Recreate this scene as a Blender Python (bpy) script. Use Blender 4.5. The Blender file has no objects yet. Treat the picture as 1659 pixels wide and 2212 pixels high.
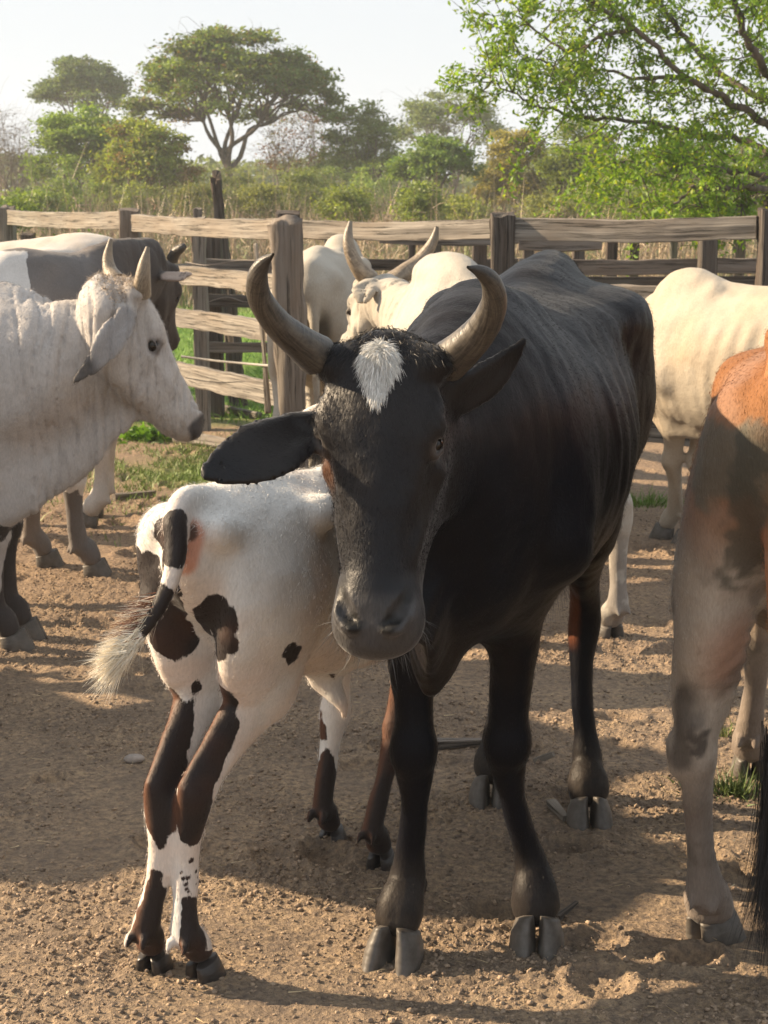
import bpy, math, random
import numpy as np
from mathutils import Vector, Matrix
R = math.radians
scene = bpy.context.scene
# ---------------------------------------------------------------- camera, sky, sun, exposure
CAM_Z = 1.5; PITCH = R(9.45); FPX = 4000.0
cam_d = bpy.data.cameras.new('camera'); cam = bpy.data.objects.new('camera', cam_d)
scene.collection.objects.link(cam); scene.camera = cam
cam.location = (0, 0, CAM_Z); cam.rotation_euler = (R(90) - PITCH, 0, 0)
cam_d.sensor_fit = 'VERTICAL'; cam_d.sensor_height = 36.0; cam_d.sensor_width = 27.0
cam_d.lens = 36.0 * FPX / 2212.0
cam_d.clip_start = 0.1; cam_d.clip_end = 2000
cam_d.dof.use_dof = True; cam_d.dof.focus_distance = 3.1; cam_d.dof.aperture_fstop = 20
SUN_EL = R(26); SUN_AZ = R(14)          # from the left, a little behind the animals
sun_dir = Vector((-math.cos(SUN_AZ) * math.cos(SUN_EL), math.sin(SUN_AZ) * math.cos(SUN_EL), math.sin(SUN_EL)))
sd = bpy.data.lights.new('sun', 'SUN'); sun = bpy.data.objects.new('sun', sd); scene.collection.objects.link(sun)
sd.energy = 5.0; sd.angle = R(0.6); sd.color = (1.0, 0.77, 0.51)
sun.rotation_euler = sun_dir.to_track_quat('Z', 'Y').to_euler()
sun.location = (-8, 6, 8)
w = bpy.data.worlds.new('World'); scene.world = w; w.use_nodes = True
nt = w.node_tree; bg = nt.nodes['Background']
sky = nt.nodes.new('ShaderNodeTexSky'); sky.sky_type = 'NISHITA'; sky.sun_disc = False
sky.sun_elevation = SUN_EL; sky.sun_rotation = math.atan2(sun_dir.x, sun_dir.y)
sky.air_density = 1.0; sky.dust_density = 3.5; sky.ozone_density = 1.0
hz = nt.nodes.new('ShaderNodeMix'); hz.data_type = 'RGBA'      # thin white overcast veil over the clear sky
hz.inputs[0].default_value = 0.93
nt.links.new(sky.outputs[0], hz.inputs[6]); hz.inputs[7].default_value = (6.5, 6.85, 7.2, 1)
nt.links.new(hz.outputs[2], bg.inputs[0]); bg.inputs[1].default_value = 0.052
scene.view_settings.view_transform = 'Standard'; scene.view_settings.look = 'None'
scene.view_settings.exposure = 1.38; scene.view_settings.gamma = 1
scene.render.engine = 'CYCLES'
scene.cycles.use_denoising = True
scene.cycles.max_bounces = 6; scene.cycles.transparent_max_bounces = 8
scene.cycles.volume_bounces = 1

rng = np.random.default_rng(7)
random.seed(7)
cp, sp = math.cos(PITCH), math.sin(PITCH)
def W(px, py, Y):                                   # point of the photograph at ground distance Y -> world
    a = (px - 829.5) / FPX; b = (1106 - py) / FPX
    dx, dy, dz = a, cp + b * sp, -sp + b * cp
    s = Y / dy
    return Vector((dx * s, Y, CAM_Z + dz * s))
def G(px, py):                                      # where that pixel meets the ground
    a = (px - 829.5) / FPX; b = (1106 - py) / FPX
    dx, dy, dz = a, cp + b * sp, -sp + b * cp
    s = -CAM_Z / dz
    return Vector((dx * s, dy * s, 0))

# ---------------------------------------------------------------- object helpers
COL = scene.collection
def thing(name, label, cat, loc=(0, 0, 0), rz=0, group=None):
    o = bpy.data.objects.new(name, None); COL.objects.link(o)
    o.empty_display_size = 0.2
    o.location = loc; o.rotation_euler = (0, 0, rz)
    o['label'] = label; o['category'] = cat
    if group: o['group'] = group
    return o
def tag(o, label=None, cat=None, group=None, kind=None):
    if label: o['label'] = label
    if cat: o['category'] = cat
    if group: o['group'] = group
    if kind: o['kind'] = kind
    return o
def mesh_np(name, V, F, mat, parent=None, smooth=True, attrs=None, nper=4):
    """V (n,3), F (m,nper) -> linked mesh object; attrs {name: (n,) floats or (n,3) colours}"""
    V = np.ascontiguousarray(V, dtype=np.float32); F = np.ascontiguousarray(F, dtype=np.int32)
    me = bpy.data.meshes.new(name)
    me.vertices.add(len(V)); me.vertices.foreach_set('co', V.ravel())
    me.loops.add(F.size); me.loops.foreach_set('vertex_index', F.ravel())
    me.polygons.add(len(F))
    me.polygons.foreach_set('loop_start', np.arange(0, F.size, F.shape[1], dtype=np.int32))
    me.polygons.foreach_set('loop_total', np.full(len(F), F.shape[1], dtype=np.int32))
    me.polygons.foreach_set('use_smooth', np.full(len(F), smooth))
    for k, a in (attrs or {}).items():
        a = np.asarray(a, dtype=np.float32)
        if a.ndim == 1:
            at = me.attributes.new(k, 'FLOAT', 'POINT'); at.data.foreach_set('value', a)
        else:
            at = me.attributes.new(k, 'FLOAT_COLOR', 'POINT')
            at.data.foreach_set('color', np.hstack([a, np.ones((len(a), 1), np.float32)]).astype(np.float32).ravel())
    me.update(calc_edges=True)
    o = bpy.data.objects.new(name, me); COL.objects.link(o)
    for m in (mat if isinstance(mat, (list, tuple)) else [mat]): me.materials.append(m)
    if parent: o.parent = parent
    return o

# ---------------------------------------------------------------- numpy noise
_perm = np.random.default_rng(3).permutation(256).astype(np.int32); _perm = np.concatenate([_perm, _perm, _perm])
_g3 = np.random.default_rng(5).normal(size=(256, 3)).astype(np.float32); _g3 /= np.linalg.norm(_g3, axis=1)[:, None]
def noise3(P):
    P = np.asarray(P, dtype=np.float32)
    i = np.floor(P).astype(np.int32); f = P - i; i &= 255
    u = f * f * f * (f * (f * 6 - 15) + 10)
    out = 0
    for dx in (0, 1):
        for dy in (0, 1):
            for dz in (0, 1):
                h = _perm[_perm[_perm[(i[:, 0] + dx) & 255] + ((i[:, 1] + dy) & 255)] + ((i[:, 2] + dz) & 255)]
                g = _g3[h]
                d = g[:, 0] * (f[:, 0] - dx) + g[:, 1] * (f[:, 1] - dy) + g[:, 2] * (f[:, 2] - dz)
                wx = u[:, 0] if dx else 1 - u[:, 0]; wy = u[:, 1] if dy else 1 - u[:, 1]; wz = u[:, 2] if dz else 1 - u[:, 2]
                out = out + d * wx * wy * wz
    return out * 1.6
def fbm(P, octv=4, gain=0.5):
    P = np.asarray(P, dtype=np.float32); o = 0; a = 1
    for k in range(octv):
        o = o + a * noise3(P * (2.03 ** k) + 17.3 * k); a *= gain
    return o
def lerp(a, b, t): return a + (b - a) * t
def sstep(a, b, x):
    t = np.clip((x - a) / (b - a), 0, 1); return t * t * (3 - 2 * t)

# ---------------------------------------------------------------- implicit-surface modeller (grid + surface nets)
class Vol:
    def __init__(s, lo, hi, h):
        s.lo = np.array(lo, dtype=np.float32); s.h = h
        s.n = np.ceil((np.array(hi) - np.array(lo)) / h).astype(int) + 1
        s.ax = [s.lo[a] + h * np.arange(s.n[a], dtype=np.float32) for a in range(3)]
        s.V = np.full(s.n, 0.25, dtype=np.float32)
    def box(s, lo, hi):
        sl = []
        for a in range(3):
            i0 = max(0, int(math.floor((lo[a] - s.lo[a]) / s.h))); i1 = min(s.n[a], int(math.ceil((hi[a] - s.lo[a]) / s.h)) + 1)
            if i1 <= i0: return None
            sl.append(slice(i0, i1))
        return tuple(sl)
    def grid(s, sl):
        return (s.ax[0][sl[0]][:, None, None], s.ax[1][sl[1]][None, :, None], s.ax[2][sl[2]][None, None, :])
    def smin(s, sl, D, k):
        A = s.V[sl]
        if k <= 0: s.V[sl] = np.minimum(A, D); return
        h = np.clip(0.5 + 0.5 * (A - D) / k, 0, 1)
        s.V[sl] = A * (1 - h) + D * h - k * h * (1 - h)
    def ssub(s, sl, D, k):
        A = s.V[sl]; h = np.clip(0.5 - 0.5 * (A + D) / k, 0, 1)
        s.V[sl] = A * (1 - h) - D * h + k * h * (1 - h)
    def chain(s, pts, rad, up=(0, 0, 1), k=0.04, n=None, sub=False, smooth=True):
        pts = np.array([tuple(p) for p in pts], dtype=np.float64)
        rad = np.array([(r, r) if np.isscalar(r) else r for r in rad], dtype=np.float64)
        if smooth and len(pts) > 2:
            n = n or 4
            pts, rad = catmull(pts, n), catmull(rad, n)
            rad = np.maximum(rad, 0.002)
        mr = rad.max(); pad = max(k, 0.012) + 2.5 * s.h
        sl = s.box(pts.min(0) - mr - pad, pts.max(0) + mr + pad)
        if sl is None: return
        shape = [x.stop - x.start for x in sl]
        D = np.full(shape, 0.5, dtype=np.float32)
        up = np.array(up, dtype=np.float64)
        for i in range(len(pts) - 1):
            a, b = pts[i], pts[i + 1]; T = b - a; L = np.linalg.norm(T)
            if L < 1e-6: continue
            T = T / L
            S = np.cross(up, T); ns = np.linalg.norm(S)
            S = S / ns if ns > 1e-3 else np.array([0, 1.0, 0]); U = np.cross(T, S)
            r = max(rad[i].max(), rad[i + 1].max()) + pad
            ss = s.box(np.minimum(a, b) - r, np.maximum(a, b) + r)
            if ss is None: continue
            X, Y, Z = s.grid(ss)
            px, py, pz = X - a[0], Y - a[1], Z - a[2]
            t = (px * T[0] + py * T[1] + pz * T[2]); tc = np.clip(t, 0, L); tw = t - tc; tt = (tc / L).astype(np.float32)
            ra = rad[i, 0] + (rad[i + 1, 0] - rad[i, 0]) * tt; rb = rad[i, 1] + (rad[i + 1, 1] - rad[i, 1]) * tt
            rc = np.minimum(ra, rb)
            du = px * S[0] + py * S[1] + pz * S[2]; dv = px * U[0] + py * U[1] + pz * U[2]
            k0 = np.sqrt((du / ra) ** 2 + (dv / rb) ** 2 + (tw / rc) ** 2) + 1e-6
            k1 = np.sqrt((du / ra ** 2) ** 2 + (dv / rb ** 2) ** 2 + (tw / rc ** 2) ** 2) + 1e-6
            d = k0 * (k0 - 1) / k1
            rel = tuple(slice(x.start - y.start, x.stop - y.start) for x, y in zip(ss, sl))
            D[rel] = np.minimum(D[rel], d)
        (s.ssub if sub else s.smin)(sl, D, k)
    def ball(s, c, r, k=0.03, M=None, sub=False):
        """ellipsoid, r (3,), M rows = its axes"""
        r = np.array((r, r, r) if np.isscalar(r) else r, dtype=np.float64); c = np.array(tuple(c))
        M = np.eye(3) if M is None else np.array([tuple(m) for m in M])
        pad = max(k, 0.012) + 2.5 * s.h; e = r.max() + pad
        sl = s.box(c - e, c + e)
        if sl is None: return
        X, Y, Z = s.grid(sl); X = X - c[0]; Y = Y - c[1]; Z = Z - c[2]
        q = [(X * M[i][0] + Y * M[i][1] + Z * M[i][2]) for i in range(3)]
        k0 = np.sqrt(sum((q[i] / r[i]) ** 2 for i in range(3))) + 1e-6
        k1 = np.sqrt(sum((q[i] / r[i] ** 2) ** 2 for i in range(3))) + 1e-6
        D = (k0 * (k0 - 1) / k1).astype(np.float32)
        (s.ssub if sub else s.smin)(sl, D, k)
    def mesh(s):
        V = s.V; V[0] = V[-1] = 0.2; V[:, 0] = V[:, -1] = 0.2; V[:, :, 0] = V[:, :, -1] = 0.2
        I = V < 0
        c = [I[dx:I.shape[0] - 1 + dx, dy:I.shape[1] - 1 + dy, dz:I.shape[2] - 1 + dz] for dx in (0, 1) for dy in (0, 1) for dz in (0, 1)]
        anyc = c[0].copy(); allc = c[0].copy()
        for x in c[1:]: anyc |= x; allc &= x
        act = np.nonzero(anyc & ~allc); del anyc, allc, c
        i, j, k = act; n = len(i)
        idx = np.full(np.array(V.shape) - 1, -1, dtype=np.int32); idx[act] = np.arange(n)
        offs = [(dx, dy, dz) for dx in (0, 1) for dy in (0, 1) for dz in (0, 1)]
        cv = [V[i + o[0], j + o[1], k + o[2]] for o in offs]
        P = np.zeros((n, 3)); cnt = np.zeros(n)
        for a in range(8):
            for b in range(a + 1, 8):
                df = [offs[b][q] - offs[a][q] for q in range(3)]
                if sum(map(abs, df)) != 1: continue
                m = (cv[a] < 0) != (cv[b] < 0); va, vb = cv[a][m], cv[b][m]
                t = va / (va - vb)
                for q in range(3): P[m, q] += offs[a][q] + df[q] * t
                cnt[m] += 1
        P /= cnt[:, None]
        P = (P + np.stack([i, j, k], 1)) * s.h + s.lo
        F = []
        for ax in range(3):
            a0 = [slice(None)] * 3; a1 = [slice(None)] * 3; a0[ax] = slice(0, -1); a1[ax] = slice(1, None)
            A, B = I[tuple(a0)], I[tuple(a1)]
            e = np.nonzero(A != B); o1, o2 = [q for q in range(3) if q != ax]
            ok = (e[o1] > 0) & (e[o2] > 0) & (e[o1] < V.shape[o1] - 1) & (e[o2] < V.shape[o2] - 1)
            e = [x[ok] for x in e]; inside = A[tuple(e)]
            def ci(d1, d2):
                q = [e[0], e[1], e[2]]; q[o1] = q[o1] - d1; q[o2] = q[o2] - d2
                return idx[tuple(q)]
            quad = np.stack([ci(1, 1), ci(0, 1), ci(0, 0), ci(1, 0)], 1)
            flip = inside if ax != 1 else ~inside
            quad[~flip] = quad[~flip][:, ::-1]
            F.append(quad)
        return P, np.concatenate(F)
def catmull(P, n):
    P = np.asarray(P, dtype=np.float64); Q = np.vstack([2 * P[0] - P[1], P, 2 * P[-1] - P[-2]]); out = []
    for i in range(len(P) - 1):
        p0, p1, p2, p3 = Q[i:i + 4]
        for t in np.arange(n) / n:
            out.append(0.5 * ((2 * p1) + (-p0 + p2) * t + (2 * p0 - 5 * p1 + 4 * p2 - p3) * t * t + (-p0 + 3 * p1 - 3 * p2 + p3) * t ** 3))
    out.append(P[-1]); return np.array(out)
def relax(P, F, it=2, lam=.5):
    e = np.concatenate([F[:, [0, 1]], F[:, [1, 2]], F[:, [2, 3]], F[:, [3, 0]]]); cnt = np.bincount(e[:, 0], minlength=len(P)) + np.bincount(e[:, 1], minlength=len(P))
    for _ in range(it):
        Q = np.stack([np.bincount(e[:, 0], P[e[:, 1], a], len(P)) + np.bincount(e[:, 1], P[e[:, 0], a], len(P)) for a in range(3)], 1) / cnt[:, None]
        P = P + lam * (Q - P)
    return P
def normals(P, F):
    a = P[F[:, 2]] - P[F[:, 0]]; b = P[F[:, 3]] - P[F[:, 1]]; fn = np.cross(a, b)
    N = np.zeros_like(P)
    for q in range(4):
        for ax in range(3): N[:, ax] += np.bincount(F[:, q], fn[:, ax], len(P))
    return N / (np.linalg.norm(N, axis=1)[:, None] + 1e-12)
def cap_dist(P, a, b, r0, r1=None):
    a = np.array(tuple(a)); b = np.array(tuple(b)); r1 = r0 if r1 is None else r1
    T = b - a; L2 = max(T @ T, 1e-9); t = np.clip((P - a) @ T / L2, 0, 1)
    return np.linalg.norm(P - a - t[:, None] * T, axis=1) - (r0 + (r1 - r0) * t)
def tube_np(pts, rad, nseg=8, up=(0, 0, 1), squash=None):
    """swept round tube; returns V, F"""
    pts = np.asarray([tuple(p) for p in pts], float); n = len(pts); rad = np.asarray(rad, float)
    T = np.gradient(pts, axis=0); T /= np.linalg.norm(T, axis=1)[:, None] + 1e-9
    S = np.cross(np.array(up, float), T); ln = np.linalg.norm(S, axis=1)[:, None]
    S = np.where(ln > 1e-3, S / (ln + 1e-9), np.array([1.0, 0, 0])); U = np.cross(T, S)
    an = np.linspace(0, 2 * math.pi, nseg, endpoint=False)
    V = (pts[:, None, :] + rad[:, None, None] * (np.cos(an)[None, :, None] * S[:, None, :] + np.sin(an)[None, :, None] * U[:, None, :])).reshape(-1, 3)
    i = np.arange(n - 1)[:, None] * nseg; j = np.arange(nseg)[None, :]; j2 = (j + 1) % nseg
    F = np.stack([i + j, i + j2, i + nseg + j2, i + nseg + j], -1).reshape(-1, 4)
    return V, F
class Acc:
    """collects vertex/face arrays into one mesh"""
    def __init__(s): s.V = []; s.F = []; s.n = 0; s.A = []
    def add(s, V, F, a=None):
        s.V.append(np.asarray(V)); s.F.append(np.asarray(F) + s.n); s.n += len(V)
        if a is not None: s.A.append(np.broadcast_to(np.asarray(a, float), (len(V),) + np.shape(a)[-1:] if np.ndim(a) else (len(V),)))
    def build(s, name, mat, parent=None, smooth=True, attr=None):
        V = np.concatenate(s.V); F = np.concatenate(s.F)
        return mesh_np(name, V, F, mat, parent, smooth, {attr: np.concatenate(s.A)} if attr else None)
# ---------------------------------------------------------------- materials
def new_mat(name):
    m = bpy.data.materials.new(name); m.use_nodes = True
    return m, m.node_tree, m.node_tree.nodes, m.node_tree.links, m.node_tree.nodes['Principled BSDF']
def nd(N, t, **kw):
    n = N.new(t)
    for k, v in kw.items():
        if k.startswith('i_'): n.inputs[int(k[2:])].default_value = v
        else: setattr(n, k, v)
    return n
def noise_n(N, L, vec, scale, detail=3, rough=0.5):
    n = N.new('ShaderNodeTexNoise'); n.inputs['Scale'].default_value = scale; n.inputs['Detail'].default_value = detail
    n.inputs['Roughness'].default_value = rough
    if vec is not None: L.new(vec, n.inputs['Vector'])
    return n.outputs['Fac']
def maprange(N, L, src, a, b, c, d, smooth=False):
    n = N.new('ShaderNodeMapRange'); L.new(src, n.inputs['Value'])
    for k, v in zip(('From Min', 'From Max', 'To Min', 'To Max'), (a, b, c, d)): n.inputs[k].default_value = v
    if smooth: n.interpolation_type = 'SMOOTHSTEP'
    return n.outputs[0]
def mathn(N, L, op, a, b):
    n = N.new('ShaderNodeMath'); n.operation = op
    for i, v in enumerate((a, b)):
        if v is None: continue
        if isinstance(v, (int, float)): n.inputs[i].default_value = v
        else: L.new(v, n.inputs[i])
    return n.outputs[0]
def mixc(N, L, fac, a, b, mode='MIX'):
    n = N.new('ShaderNodeMix'); n.data_type = 'RGBA'; n.blend_type = mode
    if isinstance(fac, (int, float)): n.inputs[0].default_value = fac
    else: L.new(fac, n.inputs[0])
    for i, v in ((6, a), (7, b)):
        if isinstance(v, tuple): n.inputs[i].default_value = v if len(v) == 4 else (*v, 1)
        else: L.new(v, n.inputs[i])
    return n.outputs[2]
def attr_n(N, name, out='Color'):
    n = N.new('ShaderNodeAttribute'); n.attribute_name = name; return n.outputs[out]
def mapping(N, L, scale, coord='Object', rot=(0, 0, 0)):
    tc = N.new('ShaderNodeTexCoord'); m = N.new('ShaderNodeMapping')
    m.inputs['Scale'].default_value = scale; m.inputs['Rotation'].default_value = rot
    L.new(tc.outputs[coord], m.inputs['Vector']); return m.outputs[0]
def bump(N, L, B, h, strength, dist):
    b = N.new('ShaderNodeBump'); b.inputs['Strength'].default_value = strength; b.inputs['Distance'].default_value = dist
    L.new(h, b.inputs['Height']); L.new(b.outputs[0], B.inputs['Normal'])

def coat_mat(name, rough=0.55, sheen=0.1, spec=0.35, mott=0.25, bumpd=0.0015, edge=0.012, gloss=False):
    m, t, N, L, B = new_mat(name)
    o = mapping(N, L, (1, 1, 1)); fur = mapping(N, L, (260, 260, 70)); 
    nf = noise_n(N, L, fur, 1.0, 2); n1 = noise_n(N, L, o, 55, 4, 0.65); n2 = noise_n(N, L, o, 9, 3)
    pm = attr_n(N, 'pm', 'Fac')
    j = mathn(N, L, 'MULTIPLY', mathn(N, L, 'SUBTRACT', n1, 0.5), edge)
    j2 = mathn(N, L, 'MULTIPLY', mathn(N, L, 'SUBTRACT', nf, 0.5), edge * 0.7)
    f = maprange(N, L, mathn(N, L, 'ADD', mathn(N, L, 'ADD', pm, j), j2), -0.0016, 0.0016, 1, 0)
    c = mixc(N, L, f, attr_n(N, 'ca'), attr_n(N, 'cb'))
    v = mathn(N, L, 'ADD', mathn(N, L, 'MULTIPLY', nf, 0.55), mathn(N, L, 'MULTIPLY', n2, 0.45))
    g = maprange(N, L, v, 0.3, 0.7, 1 - mott, 1 + mott)
    cm = N.new('ShaderNodeCombineColor'); [L.new(g, cm.inputs[q]) for q in range(3)]
    c = mixc(N, L, 1.0, c, cm.outputs[0], 'MULTIPLY')
    L.new(c, B.inputs['Base Color']); B.inputs['Roughness'].default_value = rough
    B.inputs['Specular IOR Level'].default_value = spec
    B.inputs['Sheen Weight'].default_value = sheen; B.inputs['Sheen Roughness'].default_value = 0.35
    if gloss: L.new(maprange(N, L, attr_n(N, 'gl', 'Fac'), 0, 1, sheen, .24), B.inputs['Sheen Weight']); L.new(maprange(N, L, attr_n(N, 'gl', 'Fac'), 0, 1, spec, .30), B.inputs['Specular IOR Level'])
    hh = mathn(N, L, 'ADD', mathn(N, L, 'MULTIPLY', nf, 0.5), n1)
    gr = noise_n(N, L, mapping(N, L, (170, 170, 55)), 1.0, 3, .7)
    hh = mathn(N, L, 'ADD', hh, mathn(N, L, 'MULTIPLY', gr, 1.1))
    bump(N, L, B, hh, 0.6, bumpd)
    return m
def plain_mat(name, col, rough=0.6, scale=40, var=0.25, bd=0.001, stretch=(1, 1, 1), spec=0.4, col2=None):
    m, t, N, L, B = new_mat(name)
    o = mapping(N, L, stretch); n1 = noise_n(N, L, o, scale, 5, 0.6)
    c2 = col2 or tuple(x * (1 - var * 1.6) for x in col)
    c = mixc(N, L, maprange(N, L, n1, 0.3, 0.7, 0, 1), c2, tuple(min(1, x * (1 + var * 0.5)) for x in col))
    L.new(c, B.inputs['Base Color']); B.inputs['Roughness'].default_value = rough; B.inputs['Specular IOR Level'].default_value = spec
    bump(N, L, B, n1, 0.6, bd)
    return m
MAT = {}
MAT['black_coat'] = coat_mat('black_coat', 0.46, 0.035, 0.09, 0.35, 0.0016, gloss=True)
MAT['coat'] = coat_mat('coat', 0.7, 0.12, 0.2, 0.17, 0.0026)
MAT['calf_coat'] = coat_mat('calf_coat', 0.6, 0.10, 0.3, 0.13, 0.0014, 0.010)
MAT['hoof_dark'] = plain_mat('hoof_horn', (0.10, 0.09, 0.08), 0.5, 30, 0.3, 0.0015, (1, 1, 1), 0.4, (0.045, 0.037, 0.03))
MAT['hoof_black'] = plain_mat('black_hoof_horn', (0.035, 0.03, 0.028), 0.4, 30, 0.4, 0.002, (1, 1, 3), 0.5)
MAT['eye'] = plain_mat('eye_surface', (0.012, 0.008, 0.006), 0.16, 20, 0.2, 0.0, (1, 1, 1), 0.35)
def hair_mat(name, rough=0.5):
    m, t, N, L, B = new_mat(name)
    L.new(attr_n(N, 'hc'), B.inputs['Base Color']); B.inputs['Roughness'].default_value = rough
    B.inputs['Specular IOR Level'].default_value = 0.3 if name == 'hair' else 0.12; return m
MAT['hair'] = hair_mat('hair'); MAT['coat_hair'] = hair_mat('coat_hair', .45); MAT['gloss_hair'] = hair_mat('gloss_hair', .36); MAT['gloss_hair'].node_tree.nodes['Principled BSDF'].inputs['Specular IOR Level'].default_value = .22
def horn_mat(name, dark, light, tip):
    m, t, N, L, B = new_mat(name)
    v = attr_n(N, 'hv')                     # (along, around, 0)
    mp = N.new('ShaderNodeMapping'); mp.inputs['Scale'].default_value = (9, 34, 1); L.new(v, mp.inputs['Vector'])
    st = noise_n(N, L, mp.outputs[0], 1.0, 5, 0.65)
    mp2 = N.new('ShaderNodeMapping'); mp2.inputs['Scale'].default_value = (60, 3, 1); L.new(v, mp2.inputs['Vector'])
    rg = noise_n(N, L, mp2.outputs[0], 1.0, 3, 0.6)
    sep = N.new('ShaderNodeSeparateColor'); L.new(v, sep.inputs[0])
    c = mixc(N, L, maprange(N, L, st, 0.36, 0.66, 0, 1), dark, light)
    c = mixc(N, L, maprange(N, L, rg, 0.5, 0.75, 0, 0.5), c, tuple(x * 0.55 for x in dark))
    c = mixc(N, L, maprange(N, L, sep.outputs[0], 0.72, 1.0, 0, 1), c, tip)
    L.new(c, B.inputs['Base Color']); L.new(maprange(N, L, st, 0.3, 0.7, 0.3, 0.55), B.inputs['Roughness'])
    bump(N, L, B, mathn(N, L, 'ADD', st, mathn(N, L, 'MULTIPLY', rg, 1.2)), 0.7, 0.0016)
    return m
MAT['horn'] = horn_mat('horn_surface', (0.020, 0.018, 0.017), (0.105, 0.09, 0.072), (0.02, 0.018, 0.017))
MAT['horn_pale'] = horn_mat('pale_horn_surface', (0.13, 0.10, 0.07), (0.32, 0.26, 0.19), (0.16, 0.14, 0.11))

# ---------------------------------------------------------------- cattle
def hoof_data(splay=0.0):
    """two claws: D-shaped horn capsules, straight on the inner side, sloping forward to the toe"""
    VV, FF, n0 = [], [], 0; nt, nl = 36, 16; th = np.linspace(0, 2 * math.pi, nt, endpoint=False); C, S = np.cos(th), np.sin(th)
    for sgn in (-1, 1):
        rows = []
        for i, q in enumerate(np.linspace(0, 1, nl)):
            prof = 1 - .10 * q - .10 * q ** 4 + .05 * math.sin(math.pi * min(1, q * 1.1)); ring = 1 + .010 * math.sin(q * 34 + sgn)
            xb, xt = -.036 - .004 * q, .078 - .036 * q ** .9; ax, cx = (xt - xb) / 2, (xt + xb) / 2
            wo, wi = .050 * prof * ring, .0015 + .0025 * q
            toe = np.clip(C, 0, 1); heel = np.clip(-C, 0, 1)
            S2 = np.sign(S) * np.abs(S) ** .78; hw_ = (wo - wi) / 2; y = (wo + wi) / 2 - .006 * toe ** 2 + hw_ * S2 * (1 - .22 * toe ** 2 - .10 * heel ** 2)
            x = cx + ax * C * ring
            y = y + (.001 + splay * .010) * np.clip((x - .0) / .07, 0, 1) * (1 - .4 * q)
            zt = .048 + .32 * (x + .03) - .22 * (y - .02); z = -.008 + (zt + .008) * q
            rows.append(np.stack([x, sgn * y, z], 1))
        for k_ in (.82, .5, .1):
            top = rows[nl - 1]; c0 = top.mean(0); rows.append(c0 + (top - c0) * k_ + np.array([0, 0, .006 * (1 - k_)]))
        bot = rows[0]; c1 = bot.mean(0); rows = [c1 + (bot - c1) * .1, c1 + (bot - c1) * .85] + rows
        V = np.concatenate(rows); m_ = len(rows); i = np.arange(m_ - 1)[:, None] * nt; j = np.arange(nt)[None, :]; j2 = (j + 1) % nt
        F = np.stack([i + j, i + j2, i + nt + j2, i + nt + j], -1).reshape(-1, 4)
        if sgn < 0: F = F[:, ::-1]
        VV.append(V); FF.append(F + n0); n0 += len(V)
    V = np.concatenate(VV); V = V + .0007 * np.stack([noise3(V * 90), noise3(V * 90 + 7), noise3(V * 90 + 13)], 1)
    return V, np.concatenate(FF)
HOOF = {k: hoof_data(k) for k in (0.0, 1.0)}
def strands(acc, P, D, length, width, cols, seg=3, curl=0.15, droop=0.0, r=None):
    """tapered hair ribbons. P,D (n,3); length (n,), cols (n,3)"""
    r = r or rng; n = len(P); P = np.asarray(P, float); D = np.asarray(D, float)
    D = D / (np.linalg.norm(D, axis=1)[:, None] + 1e-9)
    S = np.cross(D, r.normal(size=(n, 3))); S /= np.linalg.norm(S, axis=1)[:, None] + 1e-9
    C = r.normal(size=(n, 3)) * curl
    ts = np.linspace(0, 1, seg + 1); rows = []
    for t in ts:
        c = P + D * (length * t)[:, None] + C * (length * t * t)[:, None]
        c[:, 2] -= droop * length * t * t
        ww = (width * (1 - t * 0.93))[:, None]
        rows += [c - S * ww, c + S * ww]
    V = np.stack(rows, 1).reshape(-1, 3)
    b = (np.arange(n) * 2 * (seg + 1))[:, None]
    F = np.concatenate([b + np.array([[2 * q, 2 * q + 1, 2 * q + 3, 2 * q + 2]]) for q in range(seg)])
    acc.add(V, F); acc.A.append(np.repeat(cols, 2 * (seg + 1), axis=0))
ADULT = [(-.75, 1.25, 1.12, .07), (-.70, 1.28, 1.02, .125), (-.60, 1.31, .90, .18), (-.45, 1.33, .79, .215), (-.30, 1.32, .70, .245), (-.12, 1.30, .625, .275),
         (.08, 1.29, .585, .285), (.26, 1.30, .59, .265), (.43, 1.32, .62, .225), (.58, 1.29, .67, .18), (.70, 1.19, .75, .125)]
FRONT = [(.44, .12, 1.10, .06, .12), (.48, .155, .97, .072, .135), (.50, .165, .84, .075, .125), (.465, .165, .71, .062, .095), (.47, .16, .60, .052, .068),
         (.48, .155, .50, .044, .052), (.486, .155, .43, .050, .054), (.482, .155, .37, .042, .044), (.476, .155, .30, .032, .037), (.474, .155, .21, .032, .037),
         (.477, .155, .155, .039, .042), (.485, .155, .128, .043, .045), (.500, .155, .120, .046, .044), (.514, .155, .098, .0515, .044), (.522, .155, .076, .0525, .043)]
HIND = [(-.50, .09, 1.14, .08, .17), (-.50, .13, 1.00, .095, .20), (-.46, .155, .86, .09, .185), (-.43, .17, .76, .078, .14), (-.485, .17, .66, .056, .090), (-.565, .165, .575, .042, .060),
        (-.612, .165, .51, .043, .055), (-.618, .165, .45, .043, .053), (-.607, .165, .38, .034, .044), (-.595, .165, .29, .031, .037), (-.590, .165, .21, .032, .037),
        (-.585, .165, .155, .042, .045), (-.578, .165, .125, .045, .048), (-.563, .165, .120, .046, .044), (-.546, .165, .098, .0545, .045), (-.538, .165, .076, .0545, .043)]
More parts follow.
